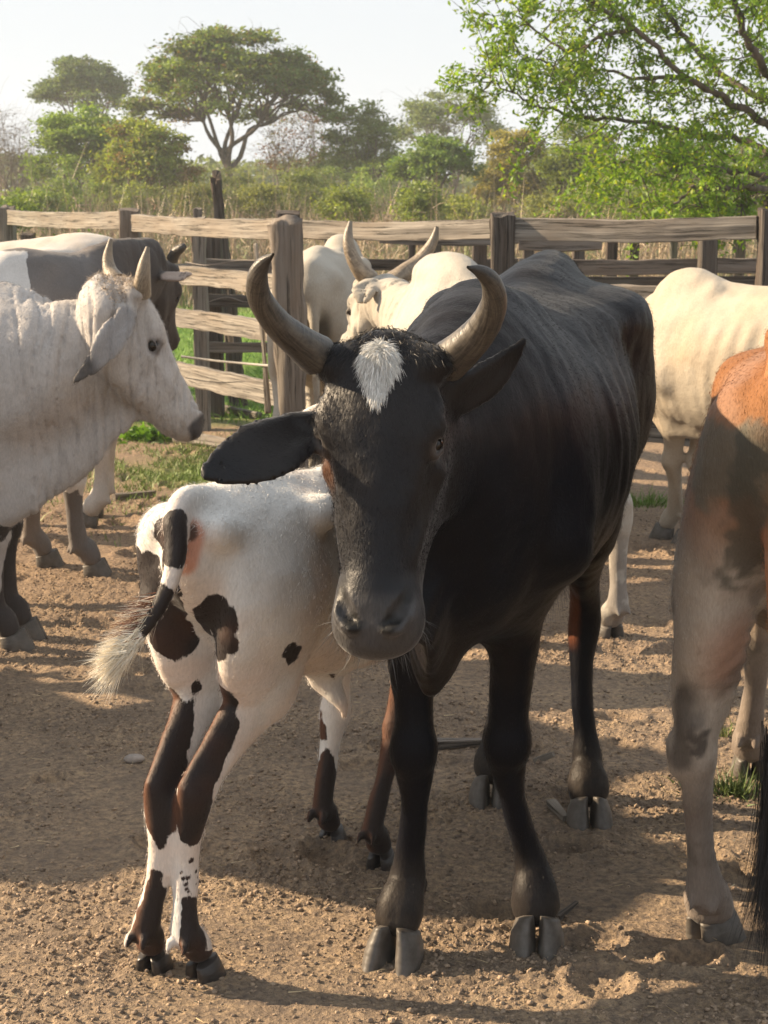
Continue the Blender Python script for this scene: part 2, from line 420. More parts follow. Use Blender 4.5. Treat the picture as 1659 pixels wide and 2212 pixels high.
class Cow:
    def __init__(c, label, loc, rz, s=1.0, h=0.012, trunk=ADULT, leg=1.0, legr=1.0, feet=None, cat='cow', name='cow', group=None, skip=(), knock=None, hoofs=1.0):
        c.root = thing(name, label, cat, (loc[0], loc[1], 0), rz, group)
        c.loc = Vector((loc[0], loc[1], 0)); c.rz = rz; c.s = s; c.h = h; c.M = Matrix.Rotation(-rz, 3, 'Z')
        c.leg, c.legr = leg, legr; c.skip = skip; c.joints = {}
        v = c.v = Vol((-1.15 * s, -.62 * s, -.02), (1.75 * s, .62 * s, 1.75 * s), h)
        z = lambda q: q * s
        pts = [(x * s, 0, (t + b) / 2 * s) for x, t, b, w in trunk]
        v.chain(pts, [(w * s, (t - b) / 2 * s) for x, t, b, w in trunk], k=0.0, n=3)
        c.trunk = trunk
        v.chain([(-.74 * s, 0, trunk[1][1] * s - .03), (-.45 * s, 0, trunk[3][1] * s - .022), (0, 0, trunk[6][1] * s - .022), (.4 * s, 0, trunk[8][1] * s - .02)], [.04 * s, .035 * s, .032 * s, .05 * s], k=.05 * s)
        feet = feet or {}
        for key, tmpl, sg in (('FL', FRONT, 1), ('FR', FRONT, -1), ('HL', HIND, 1), ('HR', HIND, -1)):
            if key in skip: continue
            fx = .535 if key[0] == 'F' else -.525
            T = Vector((fx * s, sg * (.155 if key[0] == 'F' else .165) * s, 0))
            yaw = 0
            if key in feet:
                f = feet[key]; yaw = f[2] if len(f) > 2 else 0
                T2 = c.L(Vector((f[0], f[1], 0))); d = T2 - T
            else: d = Vector((0, 0, 0)); T2 = T
            P = []; A = []
            for x, y, zz, a, b in tmpl:
                zz2 = zz * leg if zz < .95 else zz
                wgt = 1 - min(1, max(0, (zz - .13) / .92)) ** 1.0
                kk = (knock or {}).get(key, 0) * min(1, max(0, (1.0 - zz) / .25)) * min(1, max(0, (zz - .06) / .28))
                P.append((x * s + d.x * wgt, sg * (y - kk) * s + d.y * wgt, zz2 * s))
                lr = (1 if zz > .72 else legr) * (hoofs if zz < .12 else ((1 + hoofs) / 2 if zz < .17 and hoofs < 1 else 1))
                A.append((a * s * lr, b * s * lr))
            c.joints[key] = (P, A)
            v.chain(P, A, up=(1, 0, 0), k=.045 * s, n=3)
            fet = Vector(P[-4]); 
            if key[0] == 'H':
                hk = Vector(P[6]); v.chain([Vector(P[4]) + Vector((-.05 * s, 0, .04 * s)), hk + Vector((-.035 * s, 0, .05 * s)), hk + Vector((-.048 * s, 0, .015 * s)), hk + Vector((-.02 * s, 0, -.05 * s))], [.026 * s, .021 * s, .025 * s, .022 * s], k=.03 * s)
                v.ball(Vector(P[3]) + Vector((.03 * s, sg * .01 * s, 0)), (.08 * s, .06 * s, .09 * s), .05 * s)
            else:
                kn = Vector(P[6]); v.ball(kn + Vector((.012 * s, 0, -.004 * s)), (.046 * s * legr, .05 * s * legr, .055 * s * legr), .02 * s)
                el = Vector(P[3]); v.ball(el + Vector((-.07 * s, 0, .04 * s)), .04 * s, .05 * s)
            v.chain([Vector((T2.x + .058 * s, T2.y, .02)), Vector((T2.x + .036 * s, T2.y, .075 * s)), Vector((T2.x + .018 * s, T2.y, .112 * s))], [.012 * s, .007 * s, .002 * s], k=.008 * s, sub=True)
            for q in (-1, 1):
                v.chain([fet + Vector((-.040 * s, q * .022 * s, -.003 * s)), fet + Vector((-.052 * s, q * .024 * s, -.022 * s))], [.014 * s, .010 * s], k=.006 * s, smooth=False)
            hv, hf = HOOF[1.0 if f'{key}s' in skip or (key in feet and len(feet[key]) > 3) else 0.0]
            ho = mesh_np('hoof', hv * (s * 1.10 * legr ** .5 * hoofs), hf, MAT['hoof_dark'], c.root)
            ho.location = (T2.x, T2.y, 0.0); ho.rotation_euler = (0, 0, yaw); c.hooves = getattr(c, 'hooves', []) + [ho]
    def L(c, p):  # world -> local
        return c.M @ (Vector(p) - c.loc)
    def LD(c, d): return c.M @ Vector(d)
    def bones(c, hook=.225, hz=1.245, pin=.10, k=.07, hx=-.36):
        s, v = c.s, c.v
        for q in (-1, 1):
            v.ball((hx * s, q * hook * s, hz * s), (.075 * s, .04 * s, .045 * s), k * s)
            v.ball((-.70 * s, q * pin * s, 1.20 * s), (.05 * s, .035 * s, .04 * s), .05 * s)
            v.chain([(.30 * s, q * .06 * s, 1.27 * s), (.43 * s, q * .15 * s, 1.02 * s), (.52 * s, q * .18 * s, .86 * s)], [(.05 * s, .045 * s), (.055 * s, .10 * s), (.055 * s, .09 * s)], up=(1, 0, 0), k=.05 * s)
    def loin(c, wd=.215, z0=1.245, k=.07):
        s = c.s; c.v.chain([(-.64 * s, 0, (z0 - .03) * s), (-.50 * s, 0, z0 * s), (-.36 * s, 0, (z0 + .005) * s), (-.15 * s, 0, (z0 - .01) * s), (.1 * s, 0, (z0 - .03) * s)],
            [(.10 * s, .05 * s), (wd * .8 * s, .06 * s), (wd * s, .055 * s), (wd * .85 * s, .05 * s), (.13 * s, .045 * s)], k=k * s)
    def hump(c, x=.46, z=1.33, r=(.17, .085, .12)):
        c.v.ball((x * c.s, 0, z * c.s), tuple(q * c.s for q in r), .07 * c.s)
    def neck(c, pts, rad, k=.07, up=(0, 0, 1)):
        c.v.chain(pts, rad, up=up, k=k * c.s, n=4)
    def head(c, poll, d, u, Lh=.52, wide=1.0, horns=(), ears=(), hornmat='horn', eye_open=1.0, fine=False, depth=1.0, eye_t=.200, eye_s=.091, eye_u=-.058, eye_f=.56):
        """poll, d, u in local space; d poll->nose, u out of the forehead"""
        v = c.v; d = Vector(d).normalized(); u = Vector(u); u = (u - d * u.dot(d)).normalized(); sv = u.cross(d)
        f = Lh / .52; poll = Vector(poll)
        H = c.H = lambda t, s_, u_: poll + d * (t * f) + sv * (s_ * f) + u * (u_ * f)
        c.hf = (poll, d, sv, u, f)
        st = [(.030, .074, .065, -.018), (.06, .092, .088, .005), (.12, .100, .105, .014), (.185, .104, .118, .012), (.25, .091, .118, .006), (.32, .074, .100, .0),
              (.39, .066, .080, -.004), (.445, .074, .068, -.002), (.482, .079, .060, -.005), (.505, .072, .046, -.012), (.516, .055, .030, -.020)]
        v.chain([H(t, 0, c0 - b * depth) for t, a, b, c0 in st], [(a * f * wide, b * f * depth) for t, a, b, c0 in st], up=u, k=.03 * f, n=4)
        # flat forehead and nasal plane, poll crest
        v.chain([H(.05, 0, -.028), H(.14, 0, -.018), H(.24, 0, -.024), H(.36, 0, -.028), H(.44, 0, -.030)], [(.085 * f * wide, .030 * f), (.090 * f * wide, .032 * f), (.070 * f * wide, .030 * f), (.046 * f, .026 * f), (.046 * f, .025 * f)], up=u, k=.02 * f)
        v.ball(H(.020, 0, -.045), (.045 * f, .05 * f, .045 * f), .03 * f, (d, sv, u))
        for q in (-1, 1):
            v.ball(H(.03, q * .075 * wide, -.04), (.035 * f, .05 * f, .045 * f), .03 * f, (d, sv, u))
            v.ball(H(eye_t - .04, q * .088 * wide, -.030), (.050 * f, .026 * f, .028 * f), .022 * f, (d, sv, u))      # brow
            v.chain([H(.225, q * .088 * wide, -.065), H(.30, q * .070 * wide, -.062), H(.37, q * .052 * wide, -.055)], [.022 * f, .018 * f, .014 * f], k=.02 * f)  # facial crest
            v.chain([H(.15, q * .07 * wide, -.18 * depth), H(.23, q * .066 * wide, -.20 * depth), H(.33, q * .040, -.155 * depth), H(.45, q * .028, -.105 * depth)], [.040 * f, .036 * f, .024 * f, .022 * f], k=.045 * f)  # jaw
            # nostril: raised wing then the comma-shaped hole
            v.ball(H(.468, q * .046, -.022), (.034 * f, .026 * f, .026 * f), .014 * f, (d, sv, u))
            v.chain([H(.432, q * .066, -.022), H(.448, q * .060, -.008), H(.470, q * .047, -.001), H(.492, q * .030, -.004)], [.009 * f, .015 * f, .017 * f, .010 * f], k=.004 * f, sub=True)
            v.ball(H(.500, q * .036, -.010), (.010 * f, .020 * f, .012 * f), .008 * f, (d, sv, u))
        c.nost = [[H(.432, q * .066, -.022), H(.448, q * .060, -.008), H(.470, q * .047, -.001), H(.492, q * .030, -.004)] for q in (-1, 1)]
        v.ball(H(.470, 0, -.110), (.036 * f, .046 * f, .026 * f), .02 * f, (d, sv, u))                        # chin / lower lip
        v.chain([H(.43, .075, -.092), H(.475, .066, -.090), H(.508, .03, -.086), H(.512, 0, -.085), H(.508, -.03, -.086), H(.475, -.066, -.090), H(.43, -.075, -.092)], [.003] * 7, k=.007 * f, sub=True)
        for q in (-1, 1):       # hollows of the temple and the cheek
            v.ball(H(.095, q * .118 * wide, -.062), (.045 * f, .020 * f, .032 * f), .022 * f, (d, sv, u), sub=True)
            v.ball(H(.30, q * .100 * wide, -.046), (.080 * f, .022 * f, .030 * f), .022 * f, (d, sv, u), sub=True)
            v.ball(H(.255, q * .060 * wide, .016), (.060 * f, .022 * f, .012 * f), .020 * f, (d, sv, u), sub=True)
        c.eyes = []
        for q in (-1, 1):
            e = H(eye_t, q * eye_s * wide, eye_u); en = (sv * q * .82 + u * eye_f - d * .05).normalized(); c.eyes.append((e, en))
            v.ball(e + en * .006 * f, .0185 * f, .008 * f, sub=True)
            ta = d.cross(en).normalized(); tb = en.cross(ta).normalized()
            for sgn, rr in ((1, .0072), (-1, .0058)):
                lid = []
                for a in np.linspace(-.15, math.pi + .15, 9):
                    op = (.0120 if sgn > 0 else .0115) * eye_open
                    lid.append(e + d * (math.cos(a) * .022 * f) + ta * (q * sgn * math.sin(a) * op * f) + en * (.008 + .009 * math.sin(max(0, min(math.pi, a)))) * f)
                v.chain(lid, [rr * f] * 9, k=.005, n=2)
            ev, ef = sphere_np(.0205 * f); eo = mesh_np('eye', ev, ef, MAT['eye'], c.root); eo.location = e - en * .003 * f
        for pts, rad, nrm in ears:
            v.chain(pts, rad, up=nrm, k=.016 * f, n=4)
            P = [Vector(p) + Vector(nrm).normalized() * r[1] * 1.3 for p, r in zip(pts[1:], rad[1:])]
            v.chain([P[0].lerp(P[1], -.1)] + P[1:-1] + [P[-2].lerp(P[-1], .6)], [(r[0] * .52, r[1] * .75) for r in rad[1:]], up=nrm, k=.006, n=4, sub=True)
        for pts, rad in horns:
            c.add_horn(pts, rad, hornmat)
    def add_horn(c, pts, rad, mat):
        n = 12; P = catmull(pts_arr(pts), n); rr = catmull(np.array(rad)[:, None], n)[:, 0]
        rr = np.maximum(rr, .0015); m = len(P); al = np.linspace(0, 1, m)
        rr = rr * (1 + .022 * noise3(np.stack([al * 26, al * 0, al * 0 + c.s * 9], 1)) * (al < .7))
        V, F = tube_np(P, rr, 20)
        an = np.tile(np.linspace(0, 1, 20, endpoint=False), m); a2 = np.repeat(al, 20)
        ang = an * 2 * math.pi
        V = V + 0
        hv = np.stack([a2, .5 + .3 * np.cos(ang), .5 + .3 * np.sin(ang)], 1)
        mesh_np('horn', V, F, MAT[mat], c.root, True, {'hv': hv})
    def finish(c, coat, mat='coat', disp=None, name='body'):
        P, F = c.v.mesh(); P = relax(P, F, 3); N = normals(P, F); c.v = None
        d = 0.0022 * fbm(P * 14, 3) * c.s
        if disp is not None: d = d + disp(P, N)
        P = P + N * np.asarray(d)[:, None]; N = normals(P, F)
        c.P, c.N = P, N
        ca, cb, pm = coat(P, N)
        c.CA = np.where((pm + .006 * noise3(P * 60) < 0)[:, None], cb, ca)
        at_ = {'ca': ca, 'cb': cb, 'pm': pm}
        if mat == 'black_coat': pl_, dd_, sv_, uu_, f_ = c.hf; at_['gl'] = sstep(-.06, .04, (P - np.array(tuple(pl_))) @ np.array(tuple(dd_)) / f_) * sstep(-.26, -.10, (P - np.array(tuple(pl_))) @ np.array(tuple(uu_)) / f_)
        c.body = mesh_np(name, P, F, MAT[mat], c.root, True, at_)
        return c.body
    def coat_hair(c, n, length, width, seed, sel=None, jit=.09, lift=.14, dark=1.0, mat='coat_hair', name='coat_hair'):
        ok = c.P[:, 2] > .10 * c.s
        ok &= np.min([np.linalg.norm(c.P - np.array(tuple(e_)), axis=1) for e_, _ in c.eyes], axis=0) > .030
        if sel is not None: ok &= sel
        pl_, dd_, sv_, uu_, f_ = c.hf; pl_, dd_, sv_, uu_ = (np.array(tuple(q)) for q in (pl_, dd_, sv_, uu_))
        def dirf(p, nrm, r):
            q = p - pl_; tt, ss, u2 = q @ dd_ / f_, q @ sv_ / f_, q @ uu_ / f_; hd_ = (tt > -.02) & (tt < .46) & (u2 > -.24) & (np.abs(ss) < .14)
            body = np.where(p[:, 2:3] < .62 * c.s, np.array([[-.15, 0, -1.]]), np.array([[-.75, 0, -.55]]))
            w = np.where(hd_[:, None], dd_ * .9 + sv_ * (np.sign(ss) * .25)[:, None], body) + .35 * np.stack([noise3(p * 5), noise3(p * 5 + 7), noise3(p * 5 + 13)], 1)
            w = w - nrm * (w * nrm).sum(1)[:, None]; return w / (np.linalg.norm(w, axis=1)[:, None] + 1e-6) + nrm * lift + r.normal(size=p.shape) * jit
        return c.hair(name, ok, n, length, width, dirf, lambda p, r: np.clip(c.CA[c._k] * dark * r.uniform(.75, 1.3, (len(p), 1)), .002, .85), 2, .05, 0, seed=seed, mat=mat)
    def hair(c, name, sel, n, length, width, dirf, colf, seg=3, curl=.15, droop=0., lift=0.0, seed=1, mat='hair'):
        """short hair child mesh rooted on the body vertices picked by the mask"""
        r = np.random.default_rng(seed); ids = np.nonzero(sel)[0]
        if len(ids) == 0: return None
        k = r.choice(ids, n); c._k = k; P = c.P[k] + r.normal(size=(n, 3)) * c.h * .45; N = c.N[k]
        acc = Acc(); D = dirf(P, N, r); strands(acc, P + N * lift, D, length * r.uniform(.6, 1.15, n), np.full(n, width), colf(P, r), seg, curl, droop, r)
        return acc.build(name, MAT[mat], c.root, True, 'hc')
def pts_arr(pts): return np.array([tuple(p) for p in pts], float)
def sphere_np(r, n=20, m=12):
    V = []; 
    for i in range(m + 1):
        a = math.pi * i / m
        for j in range(n):
            b = 2 * math.pi * j / n; V.append((r * math.sin(a) * math.cos(b), r * math.sin(a) * math.sin(b), r * math.cos(a)))
    i = np.arange(m)[:, None] * n; j = np.arange(n)[None, :]; j2 = (j + 1) % n
    return np.array(V), np.stack([i + j, i + n + j, i + n + j2, i + j2], -1).reshape(-1, 4)
def solid(P, col): return np.tile(np.array(col, float), (len(P), 1))
def blend(C, col, w): return C * (1 - w[:, None]) + np.array(col, float) * w[:, None]

def snapper(c, P, ok0):
    """finds the point of the hide nearest to a guessed point, so that markings sit on the skin"""
    Wd = P @ np.array(Matrix.Rotation(c.rz, 3, 'Z')).T + np.array([c.loc.x, c.loc.y, 0])
    q = Wd - np.array([0, 0, CAM_Z]); dep = q[:, 1] * cp - q[:, 2] * sp; up = q[:, 1] * sp + q[:, 2] * cp
    X = 829.5 + FPX * q[:, 0] / dep; Yp = 1106 - FPX * up / dep
    def f(px, py, Y):
        dd = np.hypot(X - px, Yp - py); rad = 7
        while (dd < rad).sum() < 2 and rad < 80: rad += 6
        ids = np.nonzero(dd < rad)[0]
        ok = ok0[ids]; ids = ids[ok] if ok.any() else ids
        near = np.abs(Wd[ids, 1] - Y) < .16; ids = ids[near] if near.any() else ids
        k = ids[np.argmin(Wd[ids, 1])]; return P[k]
    return f
# ---------------------------------------------------------------- black cow (nearest)
def ear_world(c, pix, hw, Yr, nrm, thick=.012):
    """ear axis given by points; half widths in metres"""
    pts = [c.L(W(x, y, Y)) for (x, y), Y in zip(pix, Yr)]
    return (pts, [(a, max(.005, thick * (1 - .45 * i / (len(hw) - 1)))) for i, a in enumerate(hw)], c.LD(nrm))
BTR = [(x, t, {-.45: .84, -.30: .77, -.12: .71, .08: .675, .26: .67, .43: .675, .58: .70}.get(x, b), w * (.96 if x < .3 else 1)) for x, t, b, w in ADULT]
def black_cow():
    fl, fr, hl, hr = G(1163, 2052), G(858, 2078), G(1273, 1780), G(1062, 1732)
    ax = Vector((-.225, -.974)); rz = math.atan2(ax.y, ax.x)
    c = Cow('large black cow with curved horns and a white forehead patch, facing the camera', (.275, 3.98), rz, 1.0, 0.0062, BTR,
            feet={'FL': (fl.x, fl.y + .03, .1), 'FR': (fr.x, fr.y + .03, -.12, 1), 'HL': (hl.x, hl.y + .02, .25), 'HR': (hr.x, hr.y + .02, .1)}, legr=.90, hoofs=1.06, knock={'FL': .075, 'FR': .03, 'HL': .045, 'HR': .02})
    c.bones(hook=.205, hz=1.225, k=.10); c.loin(.235, 1.25, .09)
    v = c.v
    v.chain([(-.78, 0, 1.29), (-.62, 0, 1.335), (-.45, 0, 1.325), (-.25, 0, 1.30)], [.035, .05, .05, .04], k=.08)
    for q in (-1, 1): v.ball((-.48, q * .17, 1.08), (.17, .095, .18), .08)
    c.hump(.42, 1.25, (.20, .085, .08))
    poll = c.L(W(822, 742, 3.02))
    d = c.LD(Vector((-.035, -.24, -.97))); u = c.LD(Vector((-.20, -.95, .24)))
    bk = poll - u.normalized() * .13 + d * .075
    c.neck([(.40, 0, 1.04), (.62, 0, 1.07), (.80, bk.y * .5, 1.09), tuple(bk)], [(.16, .23), (.13, .19), (.105, .15), (.085, .11)])
    c.neck([(.40, 0, 1.25), (.62, .0, 1.23), (.82, bk.y * .6, 1.16), tuple(bk + Vector((0, 0, -.02)))], [(.06, .07), (.055, .065), (.055, .055), (.045, .04)], k=.05)
    # dewlap hanging between the fore legs
    tip = c.L(W(930, 1530, 3.33))
    jaw = poll + d * .30 - u.normalized() * .20
    v.chain([jaw + Vector((-.02, 0, 0)), (.80, tip.y * .5, .86), (.70, tip.y * .8, .77), (.60, tip.y * .9, .73)], [(.022, .10), (.03, .13), (.035, .13), (.05, .12)], k=.06)
    v.chain([(.62, tip.y, .76), (tip.x - .01, tip.y, .68), (tip.x, tip.y, .615)], [(.05, .09), (.032, .06), (.014, .022)], up=(1, 0, 0), k=.04)
    # brisket keel behind the dewlap
    v.chain([(.62, 0, .82), (.45, 0, .74), (.25, 0, .71)], [(.09, .09), (.08, .06), (.07, .05)], k=.08)
    px = lambda q: q * 3.0 / FPX
    hb = [(685, 768), (650, 742), (600, 700), (562, 645), (556, 600), (568, 570), (590, 549)]
    hl_ = [c.L(W(x, y, Y)) for (x, y), Y in zip(hb, (3.06, 3.03, 2.99, 2.95, 2.92, 2.90, 2.88))]
    hr_ = [c.L(W(x, y, Y)) for (x, y), Y in zip([(966, 782), (1004, 750), (1044, 706), (1067, 655), (1062, 612), (1040, 588), (1010, 577)], (3.06, 3.02, 2.98, 2.94, 2.91, 2.89, 2.87))]
    ear1 = ear_world(c, [(690, 908), (650, 930), (575, 968), (505, 1000), (440, 1024)], [px(26), px(58), px(80), px(60), px(22)], (3.08, 3.05, 2.99, 2.96, 2.93), (-.15, -.93, .35))
    ear2 = ear_world(c, [(955, 872), (1005, 850), (1055, 820), (1098, 778), (1132, 735)], [px(42), px(55), px(54), px(36), px(9)], (3.08, 3.09, 3.11, 3.13, 3.14), (.35, -.80, -.35))
    c.head(poll, d, u, .485, 1.06, [(hl_, [px(47), px(39), px(32), px(27), px(22), px(15), px(3)]), (hr_, [px(47), px(41), px(35), px(28), px(22), px(15), px(3)])], [ear1, ear2], eye_open=1.05, eye_t=.172, eye_s=.086, eye_u=-.040, eye_f=.85)
    # tail along the left hind leg
    v.chain([(-.76, 0, 1.27), (-.84, .0, 1.15), (-.83, 0, .95), (-.80, -.01, .75)], [.035, .026, .02, .016], up=(1, 0, 0), k=.03)
    poll_, dd, sv, uu, f = c.hf; dd, sv, uu, pl = (np.array(tuple(q)) for q in (dd, sv, uu, poll_))
    def hc(P): q = P - pl; return q @ dd / f, q @ sv / f, q @ uu / f
    def disp(P, N):
        x, y, z = P.T; side = sstep(.10, .2, np.abs(y))
        ribs = .0018 * (1 + 1.6 * noise3(P * 3)) * np.sin((x + (z - 1) * .25) * 2 * math.pi / .105 + 1.5 * noise3(P * 1.7)) * side * sstep(-.38, -.2, x) * sstep(.38, .2, x) * sstep(.65, .8, z) * sstep(1.27, 1.1, z)
        t, s_, u_ = hc(P); onh = (u_ > -.14) & (t > .05) & (t < .24) & (np.abs(s_) < .13)
        wr = .0013 * np.sin((s_ * 1.6 - t * .9) * 2 * math.pi / .026 + 1.2 * noise3(P * 9)) * onh * sstep(.03, .08, np.abs(s_)) * sstep(.24, .16, t) * sstep(-.055, -.035, u_)
        nf = .003 * noise3(np.stack([x * 16, y * 4, z * 3], 1)) * sstep(.45, .6, x) * sstep(1.0, .8, t * 0 + .9) * (t < -.05)
        return ribs + wr + nf + .004 * fbm(P * 5, 2)
    def coat(P, N):
        x, y, z = P.T; ca = solid(P, (.0022, .0027, .0056)); t, s_, u_ = hc(P)
        br = sstep(.1, .6, fbm(P * 3.5, 3) + .1)
        ca = blend(ca, (.009, .0065, .006), br * .6)
        ca = blend(ca, (.007, .0048, .005), sstep(.80, .62, z) * sstep(.52, .60, z) * sstep(.45, .30, np.abs(x - .45)) * sstep(.16, .06, np.abs(y)) * .7)
        ca = blend(ca, (.11, .045, .02), .75 * sstep(.06, .0, np.linalg.norm(np.stack([t - .215, s_ + .093, u_ + .062], 1) * [1, 1, 1], axis=1)))
        ca = blend(ca, (.045, .043, .044), sstep(.425, .455, t + .3 * np.abs(s_) * 0) * sstep(.085, .070, np.abs(s_)) * sstep(-.075, -.06, u_) * .9)                # bare muzzle
        nl = np.linalg.norm(np.stack([t - .30, s_ - .0, u_], 1), axis=1)
        # inner hind leg is rusty, lower legs dusty
        ca = blend(ca, (.13, .045, .022), sstep(.62, .52, z) * sstep(.40, .46, z) * (x < -.4) * sstep(.0, .5, -N[:, 1] * np.sign(y)))
        ca = blend(ca, (.075, .062, .050), sstep(.24, .05, z) * (.30 + .3 * sstep(-.2, .4, fbm(P * 12, 3))))
        de = np.min([np.linalg.norm(P - np.array(tuple(e_)), axis=1) for e_, _ in c.eyes], axis=0); ca = blend(ca, (.060, .050, .045), .8 * sstep(.031, .024, de))
        for path in c.nost:
            dn = np.minimum.reduce([cap_dist(P, a_, b_, 0) for a_, b_ in zip(path[:-1], path[1:])]); ca = blend(ca, (.0012, .001, .001), sstep(.0165, .0115, dn))
        wid = np.interp(t, [-.012, .005, .03, .065, .095, .118], [-.01, .022, .037, .027, .013, -.003])
        pm = np.where((u_ > -.08) & (t < .16) & (t > -.05), np.abs(s_ + .000) - wid, .5)
        cb = solid(P, (.56, .57, .55))
        return ca, cb, pm
    c.finish(coat, 'black_coat', disp)
    P = c.P; t, s_, u_ = hc(P); wid = np.interp(t, [-.012, .005, .03, .065, .095, .118], [-.01, .022, .037, .027, .013, -.003])
    sel = (np.abs(s_) < wid) & (u_ > -.06) & (t > -.008) & (t < .13)
    ctr = pl + dd * .022 * f
    def dirf(p, n, r):
        q = p - ctr; q = q / (np.linalg.norm(q, axis=1)[:, None] + 1e-6)
        return q * .8 + n * .0 + dd * .75 + r.normal(size=p.shape) * .10
    c.hair('forehead_patch', sel, 8000, .0125, .0005, dirf, lambda p, r: np.clip(r.normal(.72, .10, (len(p), 1)) * np.array([[1, 1.0, .97]]), .3, .92), 3, .12, .2)
    sel = (t < .035) & (t > -.06) & (u_ > -.13) & (np.abs(s_) < .13) & ~sel
    c.hair('poll_hair', sel, 6000, .013, .0006, lambda p, n, r: n * .15 + dd * .6 + sv * (np.sign((p - pl) @ sv) * .35)[:, None] + r.normal(size=p.shape) * .2, lambda p, r: np.clip(r.normal(.02, .008, (len(p), 1)), .006, .06) * np.array([[1, .95, .95]]), 3, .08, .05, seed=2)
    sel = (t > .47) & (u_ < -.05) & (np.abs(s_) < .09) & (u_ > -.15)
    c.hair('whiskers', sel, 260, .035, .00035, lambda p, n, r: n * .8 + dd * .6 + r.normal(size=p.shape) * .3, lambda p, r: np.full((len(p), 3), .12) * r.uniform(.4, 1.6, (len(p), 1)), 3, .3, .2, seed=3)
    onh = (t > -.02) & (t < .46) & (u_ > -.24) & (np.abs(s_) < .14)
    c.coat_hair(130000, .0080, .00032, 7, sel=~onh, dark=.9)
    c.coat_hair(60000, .0055, .00026, 8, sel=onh & (t < .40), dark=1.3, lift=.08, name='face_hair')
    tail_switch(c, (-.80, -.01, .78), (0, .01, -1), 500, .30, .03, (.012, .011, .012), .02)
    return c
def N_up(c): return c.N[:, 2]
def tail_switch(c, p, d, n, length, rad, col, vary, name='tail_switch', width=.0012, curl=.12, seed=9, spread=.12, cols=None, droop=0.):
    r = np.random.default_rng(seed); acc = Acc()
    p = np.array(p); d = np.array(d, float); d /= np.linalg.norm(d)
    t = r.uniform(0, .55, n); P = p + d * (t * length * .5)[:, None] + r.normal(size=(n, 3)) * rad * .35
    D = d + r.normal(size=(n, 3)) * spread
    C = cols(n, r) if cols else np.clip(np.array(col) * r.uniform(.6, 1.4, (n, 1)) + r.uniform(0, vary, (n, 1)), 0, 1)
    strands(acc, P, D, length * r.uniform(.5, 1.0, n), np.full(n, width), C, 5, curl, droop, r)
    return acc.build(name, MAT['hair'], c.root, True, 'hc')
BC = black_cow()
for o in BC.hooves: pass
